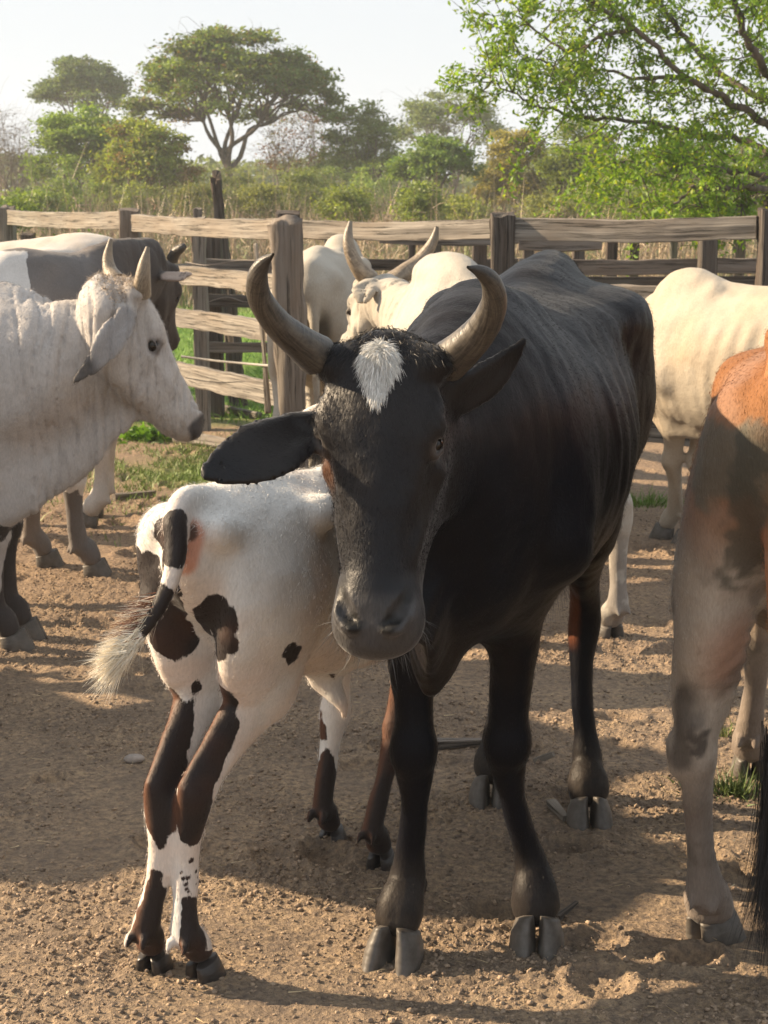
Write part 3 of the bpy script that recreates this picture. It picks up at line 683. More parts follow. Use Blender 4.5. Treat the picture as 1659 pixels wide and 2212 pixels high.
# ---------------------------------------------------------------- calf standing beside the black cow
CALF = [(-.72, 1.22, 1.10, .055), (-.68, 1.26, 1.02, .090), (-.58, 1.28, .93, .130), (-.45, 1.29, .84, .160), (-.30, 1.28, .77, .185), (-.12, 1.26, .70, .225),
        (.08, 1.26, .655, .25), (.26, 1.27, .66, .23), (.43, 1.28, .69, .19), (.58, 1.24, .74, .15), (.70, 1.14, .80, .10)]
def make_calf():
    s = .745
    hl, hr, fl, fr = G(330, 2092), G(437, 2108), G(716, 1822), G(822, 1872)
    ax = Vector((.46, .888)); rz = math.atan2(ax.y, ax.x)
    c = Cow('white calf with dark patches seen from behind, standing beside the black cow', (-.125, 3.90), rz, s, 0.0055, CALF,
            feet={'HL': (hl.x, hl.y, 1.25), 'HR': (hr.x, hr.y, .35 - 0.1), 'FL': (fl.x, fl.y, .1), 'FR': (fr.x, fr.y, .1)}, legr=.93, hoofs=.84, cat='calf', name='calf',
            knock={'HL': .070, 'HR': .055})
    c.hooves[2].rotation_euler[2] = .1; c.hooves[3].rotation_euler[2] = -.25
    v = c.v; c.bones(hook=.185, hz=1.205, pin=.095, k=.035, hx=-.33); c.loin(.165, 1.215, .05)
    for q in (-1, 1): v.ball((-.19 * s, q * .235 * s, 1.10 * s), (.09 * s, .05 * s, .10 * s), .05, sub=True)      # hollow flank behind the ribs
    c.hump(.42, 1.25, (.14, .07, .05))
    for q in (-1, 1): v.ball((-.45 * s, q * .135 * s, 1.03 * s), (.13 * s, .05 * s, .16 * s), .06)
    poll = c.L((-.035, 4.50, 1.02)); d = c.LD((-.05, .75, -.62)); u = c.LD((0, .62, .75))
    bk = poll - u.normalized() * .06 - d.normalized() * .02
    c.neck([(.42 * s, 0, 1.06 * s), (.60 * s, bk.y * .4, 1.12 * s), tuple(bk)], [(.12 * s, .19 * s), (.09 * s, .14 * s), (.06, .08)])
    eb = [poll + Vector((0, q * .06, -.03)) for q in (1, -1)]
    ears = [([e, e + Vector((0, q * .07, -.01)), e + Vector((.0, q * .14, -.05)), e + Vector((0, q * .17, -.08))], [(.02, .01), (.04, .009), (.035, .007), (.008, .006)], Vector((1, 0, .3))) for e, q in zip(eb, (1, -1))]
    c.head(poll, d, u, .33, 1.0, [], ears)
    # tail: arched away from the rump, swinging left
    tp = [(420, 1078, 3.46), (392, 1088, 3.41), (378, 1125, 3.37), (380, 1180, 3.35), (374, 1235, 3.33), (352, 1295, 3.31), (322, 1345, 3.29), (300, 1375, 3.28)]
    T = [c.L(W(*p)) for p in tp]
    v.chain([c.L(W(455, 1080, 3.56))] + T, [.030, .026, .0225, .022, .021, .018, .015, .013, .009], up=(0, 0, 1), k=.02)
    v.chain([c.L(W(412, 1105, 3.43)), c.L(W(410, 1165, 3.43))], [.014, .017], k=.012, sub=True)
    v.ball(c.L(W(350, 1165, 3.55)), (.06, .04, .07), .05)
    # belly flap
    v.chain([c.L(W(700, 1470, 3.90)), c.L(W(728, 1505, 3.88)), c.L(W(742, 1530, 3.87)), c.L(W(743, 1546, 3.87))], [.03, .02, .012, .008], k=.04)
    B = lambda *q: np.array(tuple(c.L(W(*q))))
    # dark patches: (a, b, r0, r1) capsules in the calf's own space
    CAP = [((462, 1330, 3.54), (464, 1393, 3.54), .040, .038, -1), ((478, 1335, 3.54), (476, 1375, 3.54), .034, .032, -1),  # round patch on the right thigh
           ((632, 1412, 3.70), (604, 1438, 3.68), .022, .010), ((716, 1462, 3.78), (720, 1470, 3.78), .006, .005),
           ((478, 1500, 3.50), (482, 1560, 3.50), .024, .030, -1), ((470, 1560, 3.5), (440, 1660, 3.46), .038, .046, -1), ((425, 1700, 3.43), (415, 1790, 3.42), .05, .042, -1), ((400, 1790, 3.40), (398, 1810, 3.40), .035, .012, -1),
           ((420, 1960, 3.40), (423, 2040, 3.39), .026, .034, -1), ((405, 2040, 3.38), (420, 2060, 3.38), .026, .022, -1),
           # left hind leg
           ((370, 1510, 3.48), (368, 1640, 3.46), .030, .045, 1), ((352, 1640, 3.44), (352, 1770, 3.43), .05, .038, 1), ((352, 1780, 3.43), (352, 1830, 3.42), .03, .010, 1), ((344, 1900, 3.42), (330, 2040, 3.40), .016, .045, 1),
           ((430, 1490, 3.56), (400, 1600, 3.5), .012, .02, 1),
           # left rump and inner thigh
           ((355, 1118, 3.52), (348, 1150, 3.52), .034, .04, 1), ((366, 1180, 3.52), (372, 1260, 3.52), .03, .035, 1), ((440, 1330, 3.54), (440, 1398, 3.54), .018, .018, -1), ((492, 1325, 3.56), (490, 1400, 3.56), .018, .018, -1), ((336, 1160, 3.60), (331, 1260, 3.60), .045, .05, 1), ((350, 1170, 3.60), (345, 1290, 3.56), .05, .06, 1), ((385, 1250, 3.52), (385, 1385, 3.53), .034, .040, 1), ((405, 1245, 3.53), (415, 1390, 3.55), .012, .016, 1), ((345, 1330, 3.55), (365, 1395, 3.53), .05, .028, 1),
           # tail bands
           ((378, 1125, 3.37), (381, 1190, 3.35), .032, .030, 'T'), ((358, 1285, 3.31), (322, 1345, 3.29), .022, .022, 'T'),
           # fore legs
           ((822, 1560, 4.02), (812, 1830, 4.0), .09, .07), ((700, 1640, 4.13), (712, 1800, 4.14), .022, .05), ((712, 1700, 4.13), (713, 1820, 4.14), .045, .06), ((682, 1585, 4.12), (668, 1545, 4.12), .018, .010), ((690, 1650, 4.13), (715, 1650, 4.13), .02, .02)]
    SP = [((416, 1865, 3.37), .006), ((412, 1898, 3.37), .005), ((407, 1908, 3.37), .004), ((402, 1896, 3.37), .0045), ((405, 1918, 3.37), .005), ((455, 1880, 3.38), .004), ((411, 1925, 3.37), .004),
          ((460, 2090, 3.36), .005), ((472, 2115, 3.33), .013), ((452, 2125, 3.33), .006), ((395, 1880, 3.37), .004), ((705, 1618, 4.08), .007), ((462, 1905, 3.38), .003), ((430, 1912, 3.37), .003), ((420, 1820, 3.37), .006)]
    CAPL = SPL = None
    anus = B(404, 1115, 3.45); anus2 = B(402, 1160, 3.43); stain = B(560, 1300, 3.58)
    Hd = c.joints['HR'][0][6]
    def coat(P, N):
        tl = np.full(len(P), 9.)
        for q0, q1 in zip(T[:-1], T[1:]): tl = np.minimum(tl, cap_dist(P, q0, q1, 0))
        tail = tl < .030; sn = snapper(c, P, ~tail)
        CAPL = []
        for e in CAP:
            sd = 0 if len(e) < 5 else e[4]
            snp = snapper(c, P, tail) if sd == 'T' else (snapper(c, P, ~tail & (P[:, 1] * sd > 0)) if sd else sn)
            CAPL.append((snp(*e[0]), snp(*e[1]), e[2], e[3], sd))
        SPL = [(sn(*a), r) for a, r in SP]
        x, y, z = P.T
        ca = solid(P, (.60, .585, .56)); nz = fbm(P * 7, 3)
        ca = blend(ca, (.62, .43, .31), .38 * sstep(.72, .5, z) * sstep(-.4, .5, nz))                       # patchy pink tint, stronger low down
        ca = blend(ca, (.58, .44, .36), .35 * sstep(.0, .45, fbm(P * 4 + 9, 3)))
        ca = blend(ca, (.30, .24, .17), .65 * sstep(.11, .02, cap_dist(P, stain, stain + [0, 0, -.06], 0) + .03 * nz))   # dung stain
        ca = blend(ca, (.40, .34, .28), .4 * sstep(.12, .02, z))
        pk = [sn(*q) for q in ((416, 1096, 3.5), (410, 1150, 3.5), (405, 1215, 3.5))]; dp = np.minimum(cap_dist(P, pk[0], pk[1], 0), cap_dist(P, pk[1], pk[2], 0)); dp = np.where(tail, .5, dp)
        ca = blend(ca, (.50, .24, .16), .9 * sstep(.034, .018, dp)); ca = blend(ca, (.035, .02, .018), .9 * sstep(.017, .010, np.where(tail, .5, cap_dist(P, sn(408, 1118, 3.5), sn(406, 1150, 3.5), 0))))
        pm = np.full(len(P), .5)
        for a, b, r0, r1, sd in CAPL:
            dd_ = cap_dist(P, a, b, r0, r1); dd_ = np.where(tail != (sd == 'T'), .5, dd_)
            if sd in (1, -1): dd_ = np.where(y * sd < -.004, .5, dd_)
            pm = np.minimum(pm, dd_)
        pm = pm + .010 * noise3(P * 38)
        for a, r in SPL: pm = np.minimum(pm, cap_dist(P, a, a, r))
        pm = np.where(z < .062, -.02, pm)
        cb = solid(P, (.017, .012, .012)); 
        cb = blend(cb, (.038, .018, .013), sstep(.0, .6, fbm(P * 6 + 3, 3)) * .8)
        cb = blend(cb, (.16, .060, .025), .5 * sstep(.3, .9, N @ np.array(tuple(c.LD((-.95, -.1, .1))))) * (z < .62))     # left-facing leg edges painted rusty, as if sunlit
        return ca, cb, pm
    def disp(P, N):
        x, y, z = P.T; side = sstep(.06, .14, np.abs(y))
        r = .003 * np.sin((x + (z - .7) * .2) * 2 * math.pi / .055) * side * sstep(-.22, -.1, x) * sstep(.3, .15, x) * sstep(.5, .6, z) * sstep(.9, .8, z)
        return r + .004 * fbm(P * 7 + 4, 2)
    c.finish(coat, 'calf_coat', disp)
    x, y, z = c.P.T
    tl = np.min([cap_dist(c.P, q0, q1, 0) for q0, q1 in zip(T[1:-1], T[2:])], axis=0); sel = (z > .86 * 1.0) & (c.N[:, 2] > .15) & (x < .4) & (tl > .03)
    back = np.array(tuple(c.LD((-.4, -.7, -.2))))
    c.hair('back_hair', sel, 9000, .013, .00045, lambda p, n, r: n * .05 + np.array([-.7, 0, -.35]) + r.normal(size=p.shape) * .3, lambda p, r: np.clip(r.normal(.72, .08, (len(p), 1)), .4, .9) * np.array([[1, .97, .92]]), 3, .25, .1, seed=5)
    c.coat_hair(90000, .0080, .00035, 15)
    base = T[-2]; dirv = c.LD(Vector((-.82, -.1, -.5)))
    # tail switch: white strands fanned out, red-brown ones behind
    def cols(n, r):
        m = r.random(n) < .18
        a = np.clip(r.normal(.70, .10, (n, 1)), .35, .88) * np.array([[1, .93, .76]]); b = np.array([[.22, .09, .05]]) * r.uniform(.5, 1.4, (n, 1))
        return np.where(m[:, None], b, a)
    r = np.random.default_rng(21); n = 3600; acc = Acc()
    tt = r.random(n); P0 = np.array([tuple(T[-3].lerp(T[-1] + (T[-1] - T[-2]) * 1.6, q)) for q in tt]) + r.normal(size=(n, 3)) * .005
    fan = r.random(n)
    Dw = np.stack([lerp(-1.0, -.55, fan), r.normal(0, .10, n) - .05, lerp(.18, -.95, fan)], 1) + r.normal(size=(n, 3)) * .08
    D = Dw @ np.array(c.M).T
    brown = (fan < .32) & (r.random(n) < .75) & (tt < .6)
    Cc = np.where(brown[:, None], np.array([[.20, .085, .05]]) * r.uniform(.5, 1.4, (n, 1)), np.clip(r.normal(.80, .10, (n, 1)), .5, .95) * np.array([[1, .93, .78]]))
    strands(acc, P0, D, r.uniform(.045, .085, n) * lerp(.7, 1.15, fan), np.full(n, .0009), Cc, 5, .14, .05, r)
    acc.build('tail_switch', MAT['hair'], c.root, True, 'hc')
    for ho in c.hooves: ho.data.materials[0] = MAT['hoof_black']
    return c
CF = make_calf()
# ---------------------------------------------------------------- the rest of the herd
def herd_coat(base, spec, P, c, N, stain=(.30, .24, .17), folds=True, pm=None, cb=(.05, .045, .045), amt=.5):
    ca = solid(P, base); nz = fbm(P * 4, 4)
    ca = blend(ca, tuple(q * w for q, w in zip(base, (.88, .80, .70))), amt * sstep(-.2, .6, nz))
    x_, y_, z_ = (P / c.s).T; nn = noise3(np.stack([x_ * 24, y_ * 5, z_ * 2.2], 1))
    if folds: ca = blend(ca, tuple(q * .45 for q in base), .32 * np.exp(-(nn / .06) ** 2) * sstep(.55, .72, x_) * sstep(.3, .5, z_))  # fold lines darkened in the coat colour to stand in for crease shade
    ca = blend(ca, stain, .45 * amt * sstep(.25, .8, fbm(P * 2.2 + 5, 3)))
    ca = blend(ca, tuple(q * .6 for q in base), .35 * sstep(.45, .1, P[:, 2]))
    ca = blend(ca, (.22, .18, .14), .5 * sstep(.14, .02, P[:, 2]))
    return ca, solid(P, cb), np.full(len(P), .5) if pm is None else pm
def fold_disp(c, amp=.003, x0=.45, freq=20):
    def disp(P, N):
        x, y, z = (P / c.s).T
        n = noise3(np.stack([x * freq, y * 5, z * 2.2], 1)); n = np.clip(n, -.25, .6) - 1.2 * np.exp(-(n / .07) ** 2)
        ribs = .0025 * (1 + noise3(P * 2.5 + 4)) * np.sin((x + (z - 1) * .2) * 2 * math.pi / .09 + noise3(P * 2)) * sstep(.12, .2, np.abs(y)) * sstep(-.36, -.2, x) * sstep(.3, .15, x) * sstep(.65, .8, z) * sstep(1.2, 1.05, z)
        return amp * n * sstep(x0, x0 + .12, x) * sstep(.0, .25, 1.45 - x * .3) + ribs + .005 * fbm(P * 4, 2)
    return disp
HG = 'zebu cattle standing in the corral'
def std_neck(c, poll, d, u, s, a=1.0, low=True):
    bk = poll - u.normalized() * .10 * s + d.normalized() * .01
    ym = bk.y * .45
    mid = Vector((.64 * s, ym * .5, (bk.z * .5 + 1.05 * s * .5)))
    c.neck([(.40 * s, 0, 1.05 * s), tuple(mid), tuple(Vector((.64 * s, ym * .5, mid.z)).lerp(bk, .55)), tuple(bk)], [(.14 * s * a, .23 * s), (.11 * s * a, .19 * s), (.09 * s * a, .15 * s), (.078 * s, .11 * s)])
    return bk
def dewlap(c, poll, d, u, s, drop=.62):
    jaw = poll + d.normalized() * .24 * s - u.normalized() * .17 * s
    c.v.chain([jaw, ((jaw.x + .66 * s) * .5, jaw.y * .5, (jaw.z + .80 * s) * .5 - .02), (.66 * s, jaw.y * .2, .76 * s), (.52 * s, 0, .66 * s), (.30 * s, 0, drop * s)],
              [(.016, .05), (.02, .11 * s), (.026, .13 * s), (.035, .10 * s), (.04, .05 * s)], k=.05 * s)

# --- white cow at the left edge, head in profile
def white_left():
    s = .95
    f1 = G(28, 1400)
    c = Cow('white horned cow at the left edge with her head in profile', (-1.76, 6.16), R(4), s, .0072, feet={'FR': (f1.x, f1.y, .1)}, group=HG)
    v = c.v; c.bones(); c.loin(); c.hump(.46, 1.20, (.14, .08, .07))
    poll = c.L(W(288, 604, 6.06)); d = c.LD((.40, .16, -.90)); u = c.LD((.83, .38, .42))
    bk = poll - u.normalized() * .12 + d * .03
    q = lambda x, y, Y=6.08: c.L(W(x, y, Y))
    c.neck([(.36 * s, 0, 1.02 * s), q(60, 800), q(150, 770), q(220, 735), bk], [(.16, .26), (.13, .225), (.11, .185), (.095, .155), (.085, .12)])
    v.chain([q(345, 880), q(270, 850), q(180, 880), q(110, 950), q(20, 1020), q(-60, 1050)], [(.022, .05), (.028, .12), (.034, .155), (.04, .17), (.05, .14), (.06, .10)], k=.07)
    v.chain([q(60, 1080), q(0, 1110), q(-60, 1120)], [(.03, .045), (.04, .05), (.04, .05)], k=.05)
    near = [c.L(W(x, y, Y)) for x, y, Y in ((306, 636, 5.98), (308, 605, 5.95), (312, 570, 5.94), (319, 533, 5.94))]
    far = [c.L(W(x, y, Y)) for x, y, Y in ((252, 606, 6.14), (238, 585, 6.17), (233, 555, 6.18), (239, 516, 6.18))]
    e = [c.L(W(x, y, Y)) for x, y, Y in ((284, 652, 5.96), (268, 690, 5.90), (240, 736, 5.86), (204, 782, 5.84), (158, 826, 5.84))]
    fe = poll + d * .05 + u.cross(d).normalized() * .09; fe2 = [fe, fe + Vector((-.05, .10, -.06)), fe + Vector((-.09, .15, -.16)), fe + Vector((-.11, .17, -.24))]
    c.head(poll, d, u, .53, 1.0, [(near, [.031, .026, .019, .006]), (far, [.029, .024, .017, .006])],
           [(e, [(.022, .016), (.042, .012), (.050, .010), (.034, .009), (.010, .007)], c.LD((.35, -.9, .2))), (fe2, [(.02, .014), (.04, .011), (.03, .009), (.008, .007)], c.LD((.3, .9, .2)))], hornmat='horn_pale', eye_open=.8)
    pl, dd, sv, uu, f = c.hf; pl, dd, sv, uu = (np.array(tuple(k)) for k in (pl, dd, sv, uu))
    eye = H0 = pl + dd * .20 * f + sv * -.092 * f + uu * -.055 * f
    LEGP = [((8, 1170, 6.05), (14, 1200, 6.05), .07), ((30, 1280, 6.0), (52, 1400, 6.0), .055)]
    def coat(P, N):
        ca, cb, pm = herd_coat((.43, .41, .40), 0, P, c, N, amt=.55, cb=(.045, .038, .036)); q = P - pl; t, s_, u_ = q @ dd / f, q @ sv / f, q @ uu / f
        onh = (t > -.05)
        ca = blend(ca, (.42, .33, .25), .6 * sstep(.09, .03, np.linalg.norm(np.stack([t + .0, s_ * .6, u_ + .03], 1), axis=1)))
        ca = blend(ca, (.10, .085, .08), .9 * sstep(.034, .018, np.linalg.norm(np.stack([(t - .205) * .8, s_ + .095, (u_ + .055) * 1.0], 1), axis=1)))
        ca = blend(ca, (.05, .045, .045), .95 * sstep(.468, .485, t + .25 * (u_ + .03)) * sstep(-.085, -.07, u_))
        ca = blend(ca, (.40, .27, .17), .35 * sstep(.12, .02, cap_dist(P, q_(60, 960), q_(180, 900), 0)))
        ed = np.minimum.reduce([cap_dist(P, a_, b_, 0) for a_, b_ in zip(e[1:-1], e[2:])]); ca = blend(ca, (.20, .195, .20), .7 * sstep(.055, .035, ed)); ca = blend(ca, (.06, .055, .055), .8 * sstep(.06, .02, cap_dist(P, e[3].lerp(e[4], .4), e[4], 0)))
        ca = blend(ca, (.11, .10, .10), .8 * sstep(1.28, 1.33, P[:, 2] / s) * (P[:, 0] < .7))
        z = P[:, 2] / s
        lg = np.minimum(*[np.minimum.reduce([cap_dist(P, a_, b_, 0) for a_, b_ in zip(c.joints[k_][0][3:-1], c.joints[k_][0][4:])]) for k_ in ('FR', 'FL')])
        pm = np.where(z < .60, lg - .085 + (z > .5) * (z - .5) * .6, .5)
        x1, x2 = c.joints['FR'][0][7], c.joints['FR'][0][9]
        pm = np.maximum(pm, .028 - cap_dist(P, Vector(x1) + Vector((.03, -.03, .05)), Vector(x2) + Vector((.0, -.035, 0)), 0) + .012 * noise3(P * 25))
        pm = np.where(P[:, 0] < 0, .5, pm)
        return ca, cb, pm
    q_ = lambda x, y: q(x, y, 5.95)
    fd = fold_disp(c, .006, .50, 26)
    c.finish(coat, 'coat', fd)
    c.coat_hair(70000, .0085, .0005, 16, sel=c.P[:, 0] > .1)
    P = c.P; qq = P - pl; t, s_, u_ = qq @ dd / f, qq @ sv / f, qq @ uu / f
    sel = (t < .045) & (t > -.06) & (u_ > -.12) & (np.abs(s_) < .11)
    c.hair('poll_hair', sel, 2500, .013, .0010, lambda p, n, r: n * .6 + r.normal(size=p.shape) * .5, lambda p, r: np.array([[.36, .29, .22]]) * r.uniform(.6, 1.4, (len(p), 1)), 3, .5, .2)
    return c
white_left()

# --- dark cow with a white side patch behind her
def dark_patched():
    s = .97; f1, f2 = G(203, 1243), G(100, 1222)
    hd = Vector((.93, .36)); rz = math.atan2(hd.y, hd.x)
    c = Cow('dark grey cow with a white side patch, partly behind the white cow at the left', (-1.78, 7.17), rz, s, .0105, feet={'FR': (f1.x, f1.y, -.3), 'FL': (f2.x, f2.y, -.2)}, group=HG)
    v = c.v; c.bones(); c.loin(); c.hump(.44, 1.30, (.15, .09, .06))
    poll = c.L(W(350, 560, 7.98)); d = c.LD((.05, .46, -.88)); u = c.LD((.42, .80, .40))
    bk = poll - u.normalized() * .12
    c.neck([(.36 * s, 0, 1.04 * s), (.62 * s, 0, 1.12 * s), tuple(Vector((.62 * s, 0, 1.13 * s)).lerp(bk, .55)), tuple(bk)], [(.15, .24), (.12, .20), (.10, .17), (.09, .13)])
    v.chain([(.55 * s, 0, 1.27 * s), tuple(Vector((.62 * s, 0, 1.30 * s)).lerp(bk + Vector((0, 0, .12)), .5)), tuple(bk + Vector((0, 0, .09)))], [.05, .055, .05], k=.05)
    dewlap(c, poll, d, u, s)
    e1 = [c.L(W(x, y, Y)) for x, y, Y in ((348, 594, 7.80), (368, 596, 7.75), (393, 597, 7.72), (414, 592, 7.70))]
    sv = u.cross(d).normalized(); fe = poll + d * .05 + sv * .09
    h1 = [c.L(W(x, y, Y)) for x, y, Y in ((372, 560, 7.86), (380, 545, 7.84), (392, 536, 7.82), (401, 530, 7.82))]
    h2 = [poll + sv * .08 + d * .02, poll + sv * .13, poll + sv * .15 + Vector((0, 0, .04))]
    c.head(poll, d, u, .41, 1.0, [(h1, [.026, .022, .018, .011]), (h2, [.026, .02, .01])],
           [(e1, [(.022, .014), (.042, .011), (.040, .009), (.010, .007)], c.LD((.0, -.6, .8))), ([fe, fe + sv * .08, fe + sv * .15 + Vector((0, 0, -.04)), fe + sv * .2 + Vector((0, 0, -.09))], [(.02, .014), (.045, .011), (.035, .009), (.008, .007)], c.LD((0, .6, .8)))])
    a = c.L(W(-60, 575, 6.85)); 
    def coat(P, N):
        ca = solid(P, (.125, .115, .112)); ca = blend(ca, (.18, .15, .13), sstep(-.3, .6, fbm(P * 3, 3)) * .7)
        ca = blend(ca, (.025, .018, .016), sstep(.62, .8, P[:, 0] / s) * .75)
        ca = blend(ca, (.42, .33, .28), .85 * sstep(.02, .0, cap_dist(P, e1[1], e1[3], .03)))
        x, y, z = (P / s).T
        pm = np.maximum(np.abs(x + .0) - .41, .86 - z) + .03 * noise3(P * 6)
        pm = np.maximum(pm, z - 1.36)
        pm = np.minimum(pm, np.maximum(np.abs(z - .43) - .075, x) * 0 + np.where((x > 0) & (y < 0), np.abs(z - .42) - .045 + .05 * noise3(P * 14), .5))
        return ca, solid(P, (.52, .50, .48)), pm
    c.finish(coat, 'coat', fold_disp(c, .003, .5))
dark_patched()

def grey_back():
    s = 1.0
    c = Cow('pale grey cow turned left, only her back visible behind the dark patched cow', (-1.93, 8.75), R(184), s, .013, group=HG)
    c.bones(hook=.21, hz=1.24); c.loin(); c.hump()
    c.v.ball((-.55, 0, 1.25), (.16, .13, .10), .08)
    poll = Vector((1.05, .0, 1.10)); d = Vector((.55, 0, -.83)); u = Vector((.83, 0, .55))
    std_neck(c, poll, d, u, s); dewlap(c, poll, d, u, s)
    hn = [([poll + Vector((0, q * .08, 0)), poll + Vector((0, q * .15, .05)), poll + Vector((.0, q * .17, .13))], [.03, .024, .008]) for q in (1, -1)]
    er = [([poll + Vector((0, q * .09, -.05)), poll + Vector((0, q * .17, -.08)), poll + Vector((0, q * .24, -.16))], [(.02, .014), (.04, .012), (.01, .008)], Vector((.6, 0, .8))) for q in (1, -1)]
    c.head(poll, d, u, .5, 1.0, hn, er)
    def coat(P, N):
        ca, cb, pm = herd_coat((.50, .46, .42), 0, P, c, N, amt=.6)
        ca = blend(ca, (.17, .15, .14), .85 * sstep(-.60, -.70, P[:, 0] + .04 * noise3(P * 5)))
        ca = blend(ca, (.24, .21, .19), .6 * sstep(.1, .4, P[:, 0]))
        return ca, cb, pm
    c.finish(coat, 'coat', fold_disp(c))
grey_back()

def white_rump():
    s = .97; hd = Vector((.10, .995)); rz = math.atan2(hd.y, hd.x)
    c = Cow('white cow with a dung-stained rump turned to the camera, behind the leaning post', (-.26, 9.13), rz, s, .012, group=HG)
    c.bones(hook=.20, hz=1.23); c.loin(.2, 1.24); c.hump(.46, 1.31, (.15, .08, .08))
    for q in (-1, 1): c.v.ball((-.50 * s, q * .13 * s, 1.05 * s), (.15, .08, .16), .08)
    c.v.chain([(-.74 * s, 0, 1.24 * s), (-.80 * s, -.02, 1.10 * s), (-.79 * s, -.03, .8 * s), (-.76 * s, -.03, .55 * s)], [.035, .026, .02, .016], up=(1, 0, 0), k=.02)
    poll = Vector((.98, -.05, 1.0)); d = Vector((.45, 0, -.88)); u = Vector((.88, 0, .45))
    std_neck(c, poll, d, u, s); dewlap(c, poll, d, u, s)
    hn = [([poll + Vector((0, q * .08, 0)), poll + Vector((0, q * .13, .03)), poll + Vector((.0, q * .15, .08))], [.03, .024, .008]) for q in (1, -1)]
    er = [([poll + Vector((0, q * .09, -.05)), poll + Vector((0, q * .17, -.08)), poll + Vector((0, q * .24, -.16))], [(.02, .014), (.04, .012), (.01, .008)], Vector((.6, 0, .8))) for q in (1, -1)]
    c.head(poll, d, u, .48, 1.0, hn, er)
    def coat(P, N):
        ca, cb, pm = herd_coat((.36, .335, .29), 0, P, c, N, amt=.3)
        dd = cap_dist(P, (-.68, .02, .98), (-.66, .06, .78), 0) + .06 * noise3(P * 9)
        ca = blend(ca, (.14, .12, .085), .9 * sstep(.15, .03, dd))
        ca = blend(ca, (.03, .028, .025), .8 * sstep(.07, .03, cap_dist(P, (-.70, -.04, 1.0), (-.66, -.03, .75), 0)))
        return ca, cb, pm
    c.finish(coat, 'coat', fold_disp(c))
    tail_switch(c, (-.76 * s, -.03, .56), (0, 0, -1), 300, .28, .03, (.03, .028, .026), .02, width=.002)
white_rump()

def white_horned():
    s = .93; hd = Vector((-.42, .91)); rz = math.atan2(hd.y, hd.x); hf = G(1316, 1375)
    c = Cow('white cow with long upright horns, looking away between the fence posts', (.40, 6.75), rz, s, .0095, feet={'HR': (hf.x, hf.y, 0)}, group=HG)
    v = c.v; c.bones(hook=.18); c.loin(.19); c.hump(.42, 1.33, (.24, .10, .09))
    poll = c.L(W(826, 596, 7.60)); d = c.LD((-.25, .78, -.56)); u = c.LD((-.10, .55, .83))
    bk = poll - u.normalized() * .11 - d * .0
    c.neck([(.38 * s, 0, 1.04 * s), (.60 * s, bk.y * .2, 1.06 * s), tuple(Vector((.60 * s, bk.y * .2, 1.06 * s)).lerp(bk, .55)), tuple(bk)], [(.14, .22), (.115, .165), (.095, .135), (.085, .105)])
    dewlap(c, poll, d, u, s)
    q = lambda x, y, Y: c.L(W(x, y, Y))
    h1 = [q(800, 604, 7.57), q(784, 590, 7.55), q(769, 570, 7.54), q(756, 540, 7.54), q(752, 510, 7.55), q(757, 478, 7.56)]
    h2 = [q(835, 612, 7.62), q(860, 600, 7.62), q(880, 584, 7.63), q(903, 566, 7.64), q(925, 540, 7.64), q(938, 515, 7.64), q(944, 490, 7.63)]
    sv = u.cross(d).normalized()
    e1 = [q(790, 612, 6.98), q(794, 628, 6.93), q(790, 645, 6.91), q(783, 658, 6.91)]
    e1 = [q(804, 606, 7.54), q(792, 618, 7.46), q(784, 634, 7.42), q(782, 654, 7.41)]
    e2 = [q(858, 612, 7.66), q(875, 625, 7.70), q(885, 640, 7.72), q(893, 655, 7.74)]
    c.head(poll, d, u, .50, 1.0, [(h1, [.040, .037, .031, .026, .020, .008]), (h2, [.036, .040, .036, .030, .025, .018, .008])],
           [(e1, [(.026, .014), (.050, .011), (.056, .010), (.026, .008)], c.LD((-.25, -.9, .3))), (e2, [(.022, .014), (.05, .011), (.04, .010), (.012, .008)], c.LD((.3, .5, .5)))], hornmat='horn_pale')
    pl, dd, svv, uu, f = c.hf; pl, dd, svv, uu = (np.array(tuple(k)) for k in (pl, dd, svv, uu))
    def coat(P, N):
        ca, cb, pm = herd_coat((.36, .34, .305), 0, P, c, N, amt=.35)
        t = P - pl; t, s_, u_ = t @ dd / f, t @ svv / f, t @ uu / f
        ca = blend(ca, (.08, .07, .065), .9 * sstep(.032, .018, np.linalg.norm(np.stack([(t - .205), np.abs(s_) - .095, (u_ + .055)], 1), axis=1)))
        ca = blend(ca, (.16, .14, .13), .6 * sstep(.5, .3, P[:, 2] + .15 * noise3(P * 9)) * (noise3(P * 16) > -.1))
        return ca, cb, pm
    c.finish(coat, 'coat', fold_disp(c, .009, .45, 26))
white_horned()

